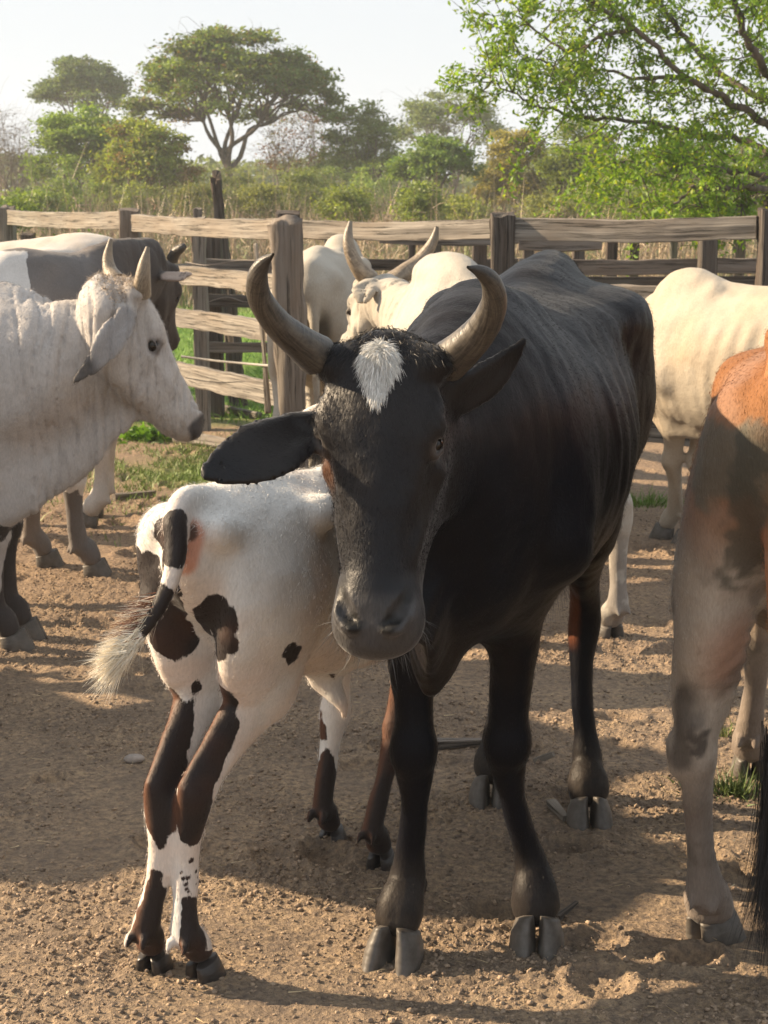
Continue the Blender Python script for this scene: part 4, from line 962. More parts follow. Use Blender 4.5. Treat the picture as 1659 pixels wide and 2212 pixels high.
def white_right():
    s = .885; hd = Vector((-.78, .62)); rz = math.atan2(hd.y, hd.x); f1 = G(1436, 1160)
    c = Cow('cream white cow at the right with her sunlit flank behind the brown one', (1.64, 7.74), rz, s, .0095, feet={'FL': (f1.x, f1.y, .3)}, group=HG)
    v = c.v; c.bones(hook=.22); c.loin(); c.hump(.47, 1.27, (.16, .09, .12))
    poll = c.L((.80, 8.50, .92)); d = c.LD((-.3, .2, -.9)); u = c.LD((-.75, .5, .4))
    std_neck(c, poll, d, u, s, 1.1); dewlap(c, poll, d, u, s, .6)
    v.chain([(.60 * s, 0, .80 * s), (.62 * s, 0, .72 * s)], [(.05, .10), (.03, .08)], up=(1, 0, 0), k=.05)
    sv = u.cross(d).normalized()
    hn = [([poll + sv * q * .08, poll + sv * q * .13 + Vector((0, 0, .02)), poll + sv * q * .14 + Vector((0, 0, .05))], [.028, .022, .008]) for q in (1, -1)]
    er = [([poll + sv * q * .09 + d * .05, poll + sv * q * .16 + d * .09, poll + sv * q * .2 + d * .18], [(.02, .014), (.04, .012), (.01, .008)], u) for q in (1, -1)]
    c.head(poll, d, u, .5, 1.0, hn, er)
    def coat(P, N):
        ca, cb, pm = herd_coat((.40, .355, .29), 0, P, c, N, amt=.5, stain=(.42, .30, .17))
        return ca, cb, pm
    c.finish(coat, 'coat', fold_disp(c, .004, .5, 22))
white_right()

def brown_cow():
    s = .925; hl, fl = G(1552, 2030), G(1622, 1668); hd = Vector((.33, .944)); rz = math.atan2(hd.y, hd.x)
    c = Cow('orange brown cow at the right edge seen from behind, with a black tail tuft', (.955, 3.985), rz, s, .0068, feet={'HL': (hl.x - .015, hl.y + .015, -.75), 'FL': (fl.x, fl.y, .2)}, group=HG, knock={'HL': -.02})
    v = c.v; c.bones(hook=.15, hz=1.225, pin=.085, k=.07); c.loin(.16, 1.24, .08); c.hump()
    q = lambda x, y, Y: c.L(W(x, y, Y))
    # pin bone and the thigh below it
    v.chain([q(1600, 930, 3.44), q(1585, 1060, 3.48), q(1560, 1250, 3.52), q(1535, 1400, 3.54), q(1520, 1500, 3.56)], [(.06, .08), (.075, .10), (.075, .11), (.07, .10), (.055, .07)], up=(1, 0, 0), k=.05)
    v.chain([q(1480, 1600, 3.60), q(1462, 1610, 3.54), q(1466, 1655, 3.54)], [.02, .021, .02], k=.025)
    T = [q(1694, 735, 3.42), q(1696, 800, 3.36), q(1690, 950, 3.33), q(1686, 1150, 3.33), q(1684, 1350, 3.33), q(1684, 1560, 3.33), q(1682, 1650, 3.32)]
    v.chain(T, [.040, .033, .030, .027, .024, .020, .016], up=(1, 0, 0), k=.018)
    v.chain([(-.15 * s, 0, .60 * s), (-.25 * s, .03, .55 * s), (-.28 * s, .03, .49 * s)], [.05, .03, .02], k=.05)
    poll = Vector((1.0, -.05, 1.05)); d = Vector((.45, -.1, -.88)); u = Vector((.88, 0, .45))
    std_neck(c, poll, d, u, s); dewlap(c, poll, d, u, s)
    hn = [([poll + Vector((0, k * .08, 0)), poll + Vector((0, k * .15, .03)), poll + Vector((.0, k * .18, .10))], [.03, .024, .008]) for k in (1, -1)]
    er = [([poll + Vector((0, k * .09, -.05)), poll + Vector((0, k * .17, -.08)), poll + Vector((0, k * .24, -.16))], [(.02, .014), (.04, .012), (.01, .008)], Vector((.6, 0, .8))) for k in (1, -1)]
    c.head(poll, d, u, .46, 1.0, hn, er)
    B = lambda *k: np.array(tuple(q(*k)))
    D1 = [(B(1590, 1010, 3.40), B(1545, 1010, 3.44), .10), (B(1620, 960, 3.38), B(1622, 1230, 3.42), .05)]
    inner = B(1590, 1440, 3.52)
    def coat(P, N):
        tl = np.min([cap_dist(P, q0, q1, 0) for q0, q1 in zip(T[1:-1], T[2:])], axis=0); sn = snapper(c, P, tl > .04)
        hk0, hka, hk2 = sn(1480, 1500, 3.54), sn(1462, 1640, 3.52), sn(1515, 1610, 3.5); D1 = [(sn(1590, 1010, 3.44), sn(1520, 1010, 3.48), .085), (sn(1625, 960, 3.44), sn(1620, 1230, 3.46), .045)]
        hk1 = (hka, hka); inner = sn(1590, 1440, 3.52)
        x, y, z = (P / s).T; nz = fbm(P * 5, 3)
        ca = solid(P, (.20, .082, .026)); ca = blend(ca, (.19, .10, .052), .8 * sstep(1.14, .98, z + .05 * nz))
        ca = blend(ca, (.40, .35, .295), .92 * sstep(1.07, .86, z + .05 * nz)); ca = blend(ca, (.22, .13, .085), .55 * sstep(.0, .5, fbm(P * 6 + 20, 3)) * sstep(1.12, 1.0, z)); ca = blend(ca, (.34, .25, .21), .22 * sstep(.0, .4, fbm(P * 3 + 40, 3)))
        ca = blend(ca, (.165, .135, .115), .85 * sstep(.52, .28, z + .05 * nz))
        ca = blend(ca, (.30, .135, .075), .6 * sstep(.10, .02, cap_dist(P, inner, inner + [0, 0, .04], 0)))
        ca = blend(ca, (.12, .11, .085), .85 * sstep(.015, -.03, cap_dist(P, *D1[0]) + .05 * noise3(P * 12) + .02 * noise3(P * 40)))
        ca = blend(ca, (.07, .066, .052), .8 * sstep(.01, -.015, cap_dist(P, *D1[1]) + .035 * noise3(P * 14) + .02 * noise3(P * 50)))
        ca = blend(ca, (.09, .075, .06), .5 * sstep(.1, .6, fbm(P * 9 + 7, 3)) * sstep(1.0, .8, z))
        ca = blend(ca, (.045, .038, .034), .8 * sstep(.03, -.01, cap_dist(P, hk0, hk1[1], .018) + .02 * noise3(P * 22)))
        ca = blend(ca, (.05, .042, .038), .85 * sstep(.03, .008, cap_dist(P, hk2, hk2 + [0, 0, .02], 0) + .018 * noise3(P * 60)))
        ca = blend(ca, (.38, .16, .07), .9 * sstep(.012, .0, cap_dist(P, T[1], T[4], .030)))
        ca = blend(ca, (.02, .018, .018), sstep(.52, .48, z) * (cap_dist(P, T[4], T[6], .03) < .02))
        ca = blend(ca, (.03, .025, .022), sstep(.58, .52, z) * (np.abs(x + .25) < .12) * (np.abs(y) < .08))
        return ca, solid(P, (.02, .02, .02)), np.full(len(P), .5)
    def disp(P, N):
        x, y, z = (P / s).T
        wr = .0035 * np.sin((z * 1.2 + y * 1.4 + x * .4) * 2 * math.pi / .035 + 2 * noise3(P * 9)) * sstep(.13, .04, cap_dist(P, inner + [0.02, -.03, .0], inner + [0.03, -.04, .15], 0))
        lg = .003 * np.clip(noise3(np.stack([x * 40, y * 40, z * 60], 1)), -.3, .6) * sstep(.25, .1, z)
        return wr + lg + .004 * fbm(P * 8, 2)
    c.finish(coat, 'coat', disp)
    c.coat_hair(70000, .0085, .0004, 17, sel=c.P[:, 0] < .1)
    tail_switch(c, T[5], (0, 0, -1), 2200, .42, .035, (.010, .010, .012), .015, width=.0009, curl=.07, spread=.035, seed=31)
    return c
brown_cow()

def offside(label, loc, deg, s, base, seed):  # unseen cows, added to cast the shadow band across the near soil
    c = Cow(label, loc, R(deg), s, .02, group=HG)
    c.bones(); c.loin(); c.hump(.46, 1.31, (.15, .08, .10))
    poll = Vector((1.02, .0, 1.12)); d = Vector((.5, 0, -.86)); u = Vector((.86, 0, .5))
    std_neck(c, poll, d, u, s); dewlap(c, poll, d, u, s)
    hn = [([poll + Vector((0, q * .08, 0)), poll + Vector((0, q * .15, .05)), poll + Vector((.0, q * .17, .16))], [.03, .024, .008]) for q in (1, -1)]
    er = [([poll + Vector((0, q * .09, -.05)), poll + Vector((0, q * .17, -.08)), poll + Vector((0, q * .24, -.16))], [(.02, .018), (.04, .018), (.02, .018)], Vector((.6, 0, .8))) for q in (1, -1)]
    c.head(poll, d, u, .5, 1.0, hn, er)
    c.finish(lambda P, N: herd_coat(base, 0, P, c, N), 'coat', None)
offside('unseen grey cow beyond the left edge, nearest the calf, her shadow on the ground', (-2.05, 5.12), 86, 1.0, (.45, .42, .38), 1)
offside('unseen pale cow beyond the left edge, behind the grey one', (-3.3, 5.35), 97, 1.0, (.55, .5, .42), 2)
offside('unseen brown cow beyond the left edge, farthest from the camera', (-4.6, 6.1), 80, 1.02, (.25, .14, .08), 3)
# ---------------------------------------------------------------- ground
pits_r = np.random.default_rng(11)
PITS = np.stack([pits_r.uniform(-4, 4, 420), pits_r.uniform(2.7, 11.5, 420), pits_r.uniform(.035, .07, 420), pits_r.uniform(.014, .032, 420), pits_r.uniform(0, 3.14, 420)], 1)
def gz(x, y):
    shp = np.shape(x); x = np.ravel(x).astype(np.float32); y = np.ravel(y).astype(np.float32)
    near = sstep(14, 11.5, y) * sstep(9, 6, np.abs(x))
    p = np.stack([x, y, np.zeros_like(x)], 1)
    h = .010 * noise3(p * 1.3) + .006 * noise3(p * 4.1)
    a = noise3(p * 15); b = noise3(p * 34 + 5); d_ = noise3(p * 78 + 11); m = sstep(-.45, .35, noise3(p * 2.2 + 3))
    h = h + near * m * (.010 * np.abs(a) + .0085 * (1 - np.abs(b) * 2) * .5 + .0070 * d_) + near * (.0030 * b + .0018 * d_)
    for px_, py_, r_, dp, an in PITS:
        k = np.nonzero((np.abs(x - px_) < .2) & (np.abs(y - py_) < .2))[0]
        if len(k):
            u_ = (x[k] - px_) * math.cos(an) + (y[k] - py_) * math.sin(an); v_ = -(x[k] - px_) * math.sin(an) + (y[k] - py_) * math.cos(an)
            rr = np.hypot(u_ / 1.3, v_) / r_
            h[k] += -dp * np.exp(-rr ** 4) + dp * .6 * np.exp(-((rr - 1.25) / .25) ** 2)
    h += .15 * sstep(20, 90, y) * noise3(p * .07)
    return h.reshape(shp) - .006
def graded(a, b, h0, g, hmax):
    out = [a]; h = h0
    while out[-1] < b: out.append(out[-1] + h); h = min(h * g, hmax)
    return np.array(out)
xr = graded(1.25, 80, .010, 1.035, 20); xs = np.concatenate([-xr[::-1], np.arange(-1.243, 1.25, .0078), xr])
ys = np.concatenate([np.linspace(-25, 2.70, 60), np.arange(2.76, 5.2, .0072), graded(5.2, 215, .0095, 1.0105, 6)])
GX, GY = np.meshgrid(xs, ys, indexing='ij'); GZ = gz(GX, GY)
nx, ny = GX.shape
ii = (np.arange(nx - 1)[:, None] * ny + np.arange(ny - 1)[None, :])
GF = np.stack([ii, ii + ny, ii + ny + 1, ii + 1], -1).reshape(-1, 4)
GP = np.stack([GX.ravel(), GY.ravel(), GZ.ravel()], 1)
n1 = fbm(np.stack([GP[:, 0] * .5, GP[:, 1] * .5, GP[:, 0] * 0], 1), 3)
fence_y = np.interp(GP[:, 0], [-3.2, -1.8, 3], [13.6, 12.6, 12.9])
gr = sstep(-.3, .9, GP[:, 1] - fence_y + n1 * .5)
patch = sstep(.9, .2, np.hypot((GP[:, 0] + .95) / 1.0, (GP[:, 1] - 10.3) / 1.3) + .5 * n1)
gr = np.maximum(gr, .8 * patch); dry = sstep(24, 32, GP[:, 1] + 4 * n1)
m, t, N, L, B = new_mat('churned_soil')
o = mapping(N, L, (1, 1, 1), 'Object')
na = noise_n(N, L, o, 3.5, 6, .7); nb = noise_n(N, L, o, 55, 6, .7); nc = noise_n(N, L, mapping(N, L, (1, 1, 1)), 190, 4, .65)
vor = N.new('ShaderNodeTexVoronoi'); vor.inputs['Scale'].default_value = 70; L.new(o, vor.inputs['Vector'])
c1 = mixc(N, L, maprange(N, L, nb, .36, .66, 0, 1), (.145, .115, .094), (.455, .335, .215))
c1 = mixc(N, L, maprange(N, L, nc, .55, .75, 0, .7), c1, (.42, .32, .21))
c1 = mixc(N, L, maprange(N, L, na, .38, .62, .55, 0), c1, (.15, .12, .10))
sepy = N.new('ShaderNodeSeparateXYZ'); L.new(o, sepy.inputs[0])
c1 = mixc(N, L, maprange(N, L, sepy.outputs[1], 4.5, 8, 0, .22), c1, (.27, .17, .11))
gcol = mixc(N, L, maprange(N, L, nb, .35, .65, 0, 1), (.07, .145, .022), (.16, .27, .05))
gcol = mixc(N, L, maprange(N, L, na, .5, .7, 0, .35), gcol, (.26, .24, .10))
c2 = mixc(N, L, attr_n(N, 'grass_amount', 'Fac'), c1, gcol)
c3 = mixc(N, L, attr_n(N, 'dry_amount', 'Fac'), c2, (.22, .17, .10))
L.new(c3, B.inputs['Base Color']); B.inputs['Roughness'].default_value = .95; B.inputs['Specular IOR Level'].default_value = .12
hh = mathn(N, L, 'ADD', mathn(N, L, 'MULTIPLY', nb, 1.0), mathn(N, L, 'MULTIPLY', nc, .5)); hh = mathn(N, L, 'ADD', hh, mathn(N, L, 'MULTIPLY', vor.outputs['Distance'], .5))
bump(N, L, B, hh, 1.0, .011); MAT['soil'] = m
grd = mesh_np('ground', GP, GF, m, None, True, {'grass_amount': gr, 'dry_amount': dry}); grd['kind'] = 'structure'
def zat(x, y): return float(gz(np.array([x]), np.array([y]))[0])
for o_ in list(bpy.data.objects):                      # hooves settle to the level of the soil
    if o_.name.startswith('hoof'): o_.location.z -= .004
# clods of earth
ico = np.array([(0, 0, 1), (.89, 0, .45), (.28, .85, .45), (-.72, .53, .45), (-.72, -.53, .45), (.28, -.85, .45), (.72, .53, -.45), (-.28, .85, -.45), (-.89, 0, -.45), (-.28, -.85, -.45), (.72, -.53, -.45), (0, 0, -1)])
icf = np.array([(0,1,2),(0,2,3),(0,3,4),(0,4,5),(0,5,1),(1,6,2),(2,7,3),(3,8,4),(4,9,5),(5,10,1),(6,7,2),(7,8,3),(8,9,4),(9,10,5),(10,6,1),(11,7,6),(11,8,7),(11,9,8),(11,10,9),(11,6,10)])
def scatter_clods(name, n, ylo, yhi, smin_, smax, seed, mat):
    r = np.random.default_rng(seed); u = r.random(n * 3); y = ylo + (yhi - ylo) * u ** 1.5
    x = r.uniform(-1, 1, n * 3) * (.25 * y + .35); keep = noise3(np.stack([x * 2.2, y * 2.2, 0 * x], 1) + 3) + r.normal(0, .35, n * 3) > -.05
    x, y = x[keep][:n], y[keep][:n]; n = len(x)
    s_ = smin_ * (smax / smin_) ** (r.random(n) ** 2.6)
    z = gz(x, y)
    V = ico[None] * r.uniform(.6, 1.25, (n, 12, 1)) * np.stack([r.uniform(.7, 1.4, n), r.uniform(.7, 1.3, n), r.uniform(.5, .95, n)], 1)[:, None, :]
    a = r.uniform(0, 6.28, n); ca_, sa = np.cos(a)[:, None], np.sin(a)[:, None]
    V = np.stack([V[..., 0] * ca_ - V[..., 1] * sa, V[..., 0] * sa + V[..., 1] * ca_, V[..., 2]], -1) * s_[:, None, None]
    V = V + np.stack([x, y, z + s_ * .22], 1)[:, None, :]
    F = icf[None] + (np.arange(n) * 12)[:, None, None]
    return tag(mesh_np(name, V.reshape(-1, 3), F.reshape(-1, 3), mat, None, True), 'loose clods of trampled earth on the corral floor', 'soil', kind='stuff')
m, t, N, L, B = new_mat('clod_earth'); o = mapping(N, L, (1, 1, 1)); a_ = noise_n(N, L, o, 30, 4); b_ = noise_n(N, L, o, 160, 3)
L.new(mixc(N, L, maprange(N, L, a_, .35, .65, 0, 1), (.145, .113, .09), (.39, .295, .21)), B.inputs['Base Color']); B.inputs['Roughness'].default_value = .95; B.inputs['Specular IOR Level'].default_value = .1
bump(N, L, B, b_, 1.0, .006); MAT['clod'] = m
scatter_clods('earth_clods', 80000, 2.75, 9.5, .0018, .0075, 41, m)
# straw and chips of litter
r = np.random.default_rng(43); n = 1800; y = 2.75 + 7 * r.random(n) ** 1.4; x = r.uniform(-1, 1, n) * (.25 * y + .3); z = gz(x, y) + .006
acc = Acc(); an = r.uniform(0, 6.28, n); D = np.stack([np.cos(an), np.sin(an), r.normal(0, .12, n)], 1)
strands(acc, np.stack([x, y, z], 1), D, r.uniform(.012, .055, n), r.uniform(.0006, .0016, n), np.array([[.42, .33, .20]]) * r.uniform(.5, 1.3, (n, 1)), 2, .15, 0, r)
tag(acc.build('straw_litter', MAT['hair'], None, True, 'hc'), 'scattered dry straw on the corral floor', 'straw', kind='stuff')

# ---------------------------------------------------------------- weathered timber
def wood_mat(name, c1, c2, c3, sc=1.0):
    m, t, N, L, B = new_mat(name)
    v = attr_n(N, 'wc')      # (along, across, id)
    mp = N.new('ShaderNodeMapping'); mp.inputs['Scale'].default_value = (1.1 * sc, 60 * sc, 9); L.new(v, mp.inputs['Vector'])
    g = noise_n(N, L, mp.outputs[0], 1.0, 6, .65)
    mp2 = N.new('ShaderNodeMapping'); mp2.inputs['Scale'].default_value = (2.6 * sc, 75 * sc, 9); mp2.inputs['Rotation'].default_value = (0, 0, .06); L.new(v, mp2.inputs['Vector'])
    g2 = noise_n(N, L, mp2.outputs[0], 1.0, 5, .7)
    mp3 = N.new('ShaderNodeMapping'); mp3.inputs['Scale'].default_value = (2, 6, 7); L.new(v, mp3.inputs['Vector'])
    g3 = noise_n(N, L, mp3.outputs[0], 1.0, 3, .6)
    c = mixc(N, L, maprange(N, L, g, .35, .65, 0, 1), c1, c2)
    c = mixc(N, L, maprange(N, L, g3, .42, .66, 0, .7), c, c3)
    crack = maprange(N, L, g2, .55, .64, 0, .9)
    c = mixc(N, L, crack, c, tuple(q * .35 for q in c1))
    L.new(c, B.inputs['Base Color']); B.inputs['Roughness'].default_value = .85; B.inputs['Specular IOR Level'].default_value = .2
    bump(N, L, B, mathn(N, L, 'SUBTRACT', g, mathn(N, L, 'MULTIPLY', crack, .8)), .8, .006)
    return m
MAT['wood'] = wood_mat('weathered_wood', (.10, .090, .080), (.315, .29, .255), (.20, .165, .13))
MAT['wood_grey'] = wood_mat('grey_wood', (.10, .088, .078), (.235, .21, .185), (.15, .115, .09))
MAT['wood_dark'] = wood_mat('dark_wood', (.035, .030, .028), (.13, .115, .10), (.085, .06, .045))
_bid = [0]
def beam(name, p0, p1, hgt, thk, mat, parent=None, rough=.004, round_=False, taper=1.0, bend=0.0, notch=0.0, topcut=0.0, n=36):
    """hand-cut timber from p0 to p1: width hgt (upright for rails), thickness thk"""
    _bid[0] += 1; bid = _bid[0]; r = np.random.default_rng(900 + bid)
    p0, p1 = Vector(p0), Vector(p1); T = p1 - p0; Ln = T.length; T = T / Ln
    up = Vector((0, 0, 1)) if abs(T.z) < .8 else Vector((0, 1, 0))
    S = T.cross(up).normalized(); U = S.cross(T).normalized()
    if round_:
        an = np.linspace(0, 2 * math.pi, 20, endpoint=False); prof = np.stack([np.cos(an) * hgt / 2, np.sin(an) * thk / 2], 1)
        prof *= (1 + .10 * np.sin(an * 3 + bid) + .05 * np.sin(an * 7 + bid * 2))[:, None]
    else:
        k = []; bv = .07 * min(hgt, thk)
        H2, T2 = hgt / 2, thk / 2
        for a, b in (((-H2, -T2 + bv), (-H2, T2 - bv)), ((-H2 + bv, T2), (H2 - bv, T2)), ((H2, T2 - bv), (H2, -T2 + bv)), ((H2 - bv, -T2), (-H2 + bv, -T2))):
            for q in (0, .33, .66, 1): k.append((a[0] + (b[0] - a[0]) * q, a[1] + (b[1] - a[1]) * q))
        prof = np.array(k)
    m_ = len(prof); ts = np.linspace(0, 1, n); V = []; WC = []
    per = np.concatenate([[0], np.cumsum(np.linalg.norm(np.diff(prof, axis=0), axis=1))])
    off = r.uniform(0, 50)
    for t in ts:
        sc = 1 + (taper - 1) * t
        c = p0 + T * (Ln * t) + U * (bend * math.sin(math.pi * t)); cc = np.array(tuple(c))
        nzv = np.stack([np.full(m_, t * Ln * 3 + off), prof[:, 0] * 14, prof[:, 1] * 14 + bid], 1)
        nz2 = np.stack([np.full(m_, t * Ln * 9 + off), prof[:, 0] * 30, prof[:, 1] * 30 + bid], 1)
        dsp = rough * (1.6 * noise3(nzv) + .9 * noise3(nz2)); rr = np.linalg.norm(prof, axis=1)
        pr = prof * sc * (1 + dsp / rr)[:, None]
        x = pr[:, 0:1] * np.array(tuple(U)) + pr[:, 1:2] * np.array(tuple(S)) + cc
        if topcut and t > .999: x = x + np.array(tuple(T)) * (topcut * (noise3(prof[:, :1] * [22, 0, 0] + prof[:, 1:2] * [0, 22, 0] + bid) + prof[:, 0] / hgt * .8))[:, None]
        V.append(x); WC.append(np.stack([np.full(m_, t * Ln + off), per, np.full(m_, bid * .37)], 1))
    V.append(V[0].mean(0, keepdims=True)); V.append(V[n - 1].mean(0, keepdims=True)); WC += [WC[0][:1], WC[n - 1][:1]]
    V = np.concatenate(V); WC = np.concatenate(WC); i = np.arange(n - 1)[:, None] * m_; j = np.arange(m_)[None, :]; j2 = (j + 1) % m_
    F = np.stack([i + j, i + m_ + j, i + m_ + j2, i + j2], -1).reshape(-1, 4)
    a, b = n * m_, n * m_ + 1; j = np.arange(m_); j2 = (j + 1) % m_; e = (n - 1) * m_
    F = np.concatenate([F, np.stack([np.full(m_, a), j, j2, np.full(m_, a)], 1)[:, [0, 1, 2, 2]], np.stack([np.full(m_, b), e + j2, e + j, e + j], 1)])
    me = bpy.data.meshes.new(name); me.from_pydata(V.tolist(), [], [tuple(dict.fromkeys(f)) for f in F.tolist()])
    at = me.attributes.new('wc', 'FLOAT_COLOR', 'POINT'); at.data.foreach_set('color', np.hstack([WC, np.ones((len(WC), 1))]).astype(np.float32).ravel())
    me.polygons.foreach_set('use_smooth', np.full(len(me.polygons), bool(round_))); me.materials.append(mat)
    o = bpy.data.objects.new(name, me); COL.objects.link(o)
    if parent: o.parent = parent
    return o
# front fence
FP = [(-330, 18.0), (15, 15.5), (280, 13.0), (622, 10.7), (1087, 9.5), (1668, 8.9), (2300, 8.6)]
PX = [W(px, 480, Y) for px, Y in FP]
fence = thing('corral_fence', 'weathered corral fence of heavy posts and wide hewn planks behind the herd', 'fence', (0, 0, 0))
pw = [.19, .15, .165, .17, .15, .145, .15]; ptop = [450, 447, 452, 458, 461, 452, 452]
pm_ = ['wood_grey', 'wood_grey', 'wood_grey', 'wood_dark', 'wood_dark', 'wood_dark', 'wood_grey']
for k, ((px, Y), w_, ty, mt) in enumerate(zip(FP, pw, ptop, pm_)):
    top = W(px, ty, Y); beam('post', (top.x + .01 * math.sin(k * 5), top.y, -.2), top, w_, w_ * .8, MAT[mt], fence, .006, False, 1.0, 0, 0, .02, n=40)
rails = [(0, 455, 488, 452, 487), (1, 452, 487, 459, 493), (2, 460, 501, 476, 514), (3, 474, 516, 474, 514), (4, 471, 518, 466, 518), (5, 466, 518, 460, 520)]
for i, a0, a1, b0, b1 in rails:
    pa, pb = PX[i], PX[i + 1]; za = [W(FP[i][0], q, FP[i][1]).z for q in (a0, a1)]; zb = [W(FP[i + 1][0], q, FP[i + 1][1]).z for q in (b0, b1)]
    fwd = -.0
    A = Vector((pa.x, pa.y + .0, sum(za) / 2)); Bv = Vector((pb.x, pb.y, sum(zb) / 2)); dv = (Bv - A).normalized()
    beam('rail', A + dv * .07, Bv - dv * .07, abs(za[0] - za[1]) * .5 + abs(zb[0] - zb[1]) * .5, .05, MAT['wood'], fence, .004, n=60, bend=-.012)
    for zc, h_ in ((1.045, .115), (.765, .12), (.405, .14)):
        if i in (1,) and zc < .5: continue
        beam('rail', Vector((A.x, A.y, zc)) + dv * .07, Vector((Bv.x, Bv.y, zc - .01)) - dv * .07, h_, .045, MAT['wood' if i != 3 else 'wood_grey'], fence, .006, n=50, bend=.012 * math.sin(i * 3 + zc * 9))
# far fence of the next pen
fence2 = thing('back_fence', 'grey plank fence of the next pen, seen through the front fence', 'fence', (0, 0, 0))
posts2 = [(-300, 13.6, 470, .13), (60, 14.2, 505, .12), (427, 13.4, 449, .075), (460, 13.2, 500, .15), (712, 13.2, 512, .09), (890, 13.3, 512, .06), (940, 14.6, 514, .12), (1036, 12.6, 498, .12), (1142, 13.4, 505, .10), (1250, 13.0, 505, .10), (1322, 13.6, 512, .10), (1370, 14.6, 515, .09), (1455, 15.5, 520, .07), (1530, 12.6, 500, .14), (1597, 14.2, 508, .10), (1740, 13.0, 500, .13), (2200, 12.8, 500, .13)]
for px, Y, ty, w_ in posts2:
    top = W(px, ty, Y); beam('post', (top.x, top.y, -.2), top, w_, w_ * .8, MAT['wood_grey' if int(px) % 2 else 'wood_dark'], fence2, .005, topcut=.02, n=30)
def zp(y, Y): return W(800, y, Y).z
for x0, x1, y_, Y, h_, mt in ((440, 720, 574, 13.05, .10, 'wood_grey'), (440, 700, 648, 13.05, .085, 'wood_dark'), (-300, 440, 585, 13.3, .10, 'wood_grey'), (720, 1120, 571, 13.05, .08, 'wood_dark'), (440, 720, 748, 13.05, .07, 'wood_grey'),
                              (1120, 1530, 575, 12.75, .105, 'wood_grey'), (1530, 1760, 572, 12.75, .105, 'wood_grey'), (1120, 1760, 605, 13.4, .07, 'wood_dark'), (1120, 1300, 528, 12.4, .07, 'wood_grey'), (820, 1120, 517, 12.2, .06, 'wood_grey')):
    a, b = W(x0, y_, Y), W(x1, y_, Y); beam('rail', a, b, h_, .045, MAT[mt], fence2, .005, n=50, bend=-.01)
# single pieces
o = beam('leaning_post', (W(640, 700, 8.15).x, 8.18, -.15), W(617, 474, 8.1), .125, .115, MAT['wood_grey'], None, .012, True, 1.12, .01, topcut=.04, n=70)
tag(o, 'thick round grey post leaning left in front of the fence', 'post')
o = beam('pole', (W(580, 890, 9.4).x, 9.4, zp(893, 9.4)), W(552, 526, 9.55), .030, .030, MAT['wood'], None, .006, True, .8, .01, n=60); tag(o, 'thin upright branch pole tied beside the leaning post', 'pole')
o = beam('broken_post', (W(516, 830, 13.9).x, 13.9, -.1), W(467, 388, 14.2), .16, .12, MAT['wood_dark'], None, .02, False, .55, .05, topcut=.12, n=60); tag(o, 'dark crooked post with a broken pointed top, rising above the fence', 'post')
o = beam('brace_post', (W(440, 690, 12.5).x, 12.4, -.1), W(428, 470, 12.5), .14, .09, MAT['wood'], None, .008, False, 1, 0, topcut=.02, n=40); tag(o, 'pale squared post behind the left fence span', 'post')
def lying(name, a, b, rad, mt, label, cat):
    o = beam(name, a, b, rad * 2, rad * 2, MAT[mt], None, .006, True, .7, n=30); tag(o, label, cat)
a, b = G(482, 893), G(560, 905); lying('log', (a.x, a.y, .035), (b.x, b.y, .03), .035, 'wood', 'pale barkless log on the grass by the pole', 'log')
a, b = G(385, 955), G(470, 975); lying('log', (a.x, a.y, .04), (b.x + .1, b.y, .04), .045, 'wood', 'pale log end just below the white muzzle', 'log')
for (x0, y0), (x1, y1), rd, nm, lb in (((935, 1617), (1040, 1612), .014, 'plank_scrap', 'flat dark plank scrap on the soil between the black legs'), ((1158, 1634), (1196, 1640), .010, 'plank_scrap', 'short pale plank scrap right of the black fore leg'),
                                     ((1190, 1742), (1222, 1778), .010, 'wood_chip', 'pale splinter by the black hind hoof'), ((1200, 1985), (1245, 1948), .006, 'twig', 'dark forked twig right of the near black hoof'),
                                     ((245, 1078), (335, 1070), .020, 'bark_strip', 'dark bark strip on the reddish soil at the left')):
    a, b = G(x0, y0), G(x1, y1); a.z, b.z = zat(a.x, a.y) + rd, zat(b.x, b.y) + rd; o = beam(nm, a, b, rd * 2, rd * 2.6, MAT['wood_grey' if 'dark' in lb else 'wood'], None, .003, False, .6, n=14); tag(o, lb, nm.replace('_', ' '))
p = G(290, 1643); V, F = sphere_np(.022, 14, 9); V = V * [1.3, 1, .6]; V = V * (1 + .15 * noise3(V * 60))[:, None]
o = mesh_np('stone', V, F, plain_mat('stone_grey', (.30, .26, .23)), None); o.location = (p.x, p.y, zat(p.x, p.y) + .008); tag(o, 'small pale stone on the shaded soil left of the calf', 'stone')
def cord(name, pts, rad, mat, label, cat, sag=0):
    P = catmull(pts_arr(pts), 8); V, F = tube_np(P, np.full(len(P), rad), 6); o = mesh_np(name, V, F, mat, None); tag(o, label, cat)
ropem = plain_mat('rope_fibre', (.38, .36, .33), .8, 200, .5, .002)
cord('rope', [W(392, 770, 9.9), W(470, 780, 9.8), W(560, 788, 9.5), W(612, 792, 8.3)], .007, ropem, 'pale rope strung level from the fence to the leaning post', 'rope')
wirem = plain_mat('rusty_wire', (.20, .17, .15), .6, 200, .4, .001)
cord('wire', [W(400, 816, 10.6), W(470, 826, 10.6), W(560, 822, 10.4), W(610, 818, 8.3)], .003, wirem, 'slack barbed wire just above the lowest plank', 'wire')
cord('wire', [W(400, 566, 11.2), W(450, 573, 11.0), W(520, 562, 11.0), W(600, 566, 10.5)], .003, wirem, 'thin wire hanging across the upper planks', 'wire')
cord('wire', [W(440, 655, 12.9), W(490, 642, 12.9), W(530, 652, 12.8), W(570, 645, 12.8)], .004, wirem, 'twisted wire wound along the dark back plank', 'wire')
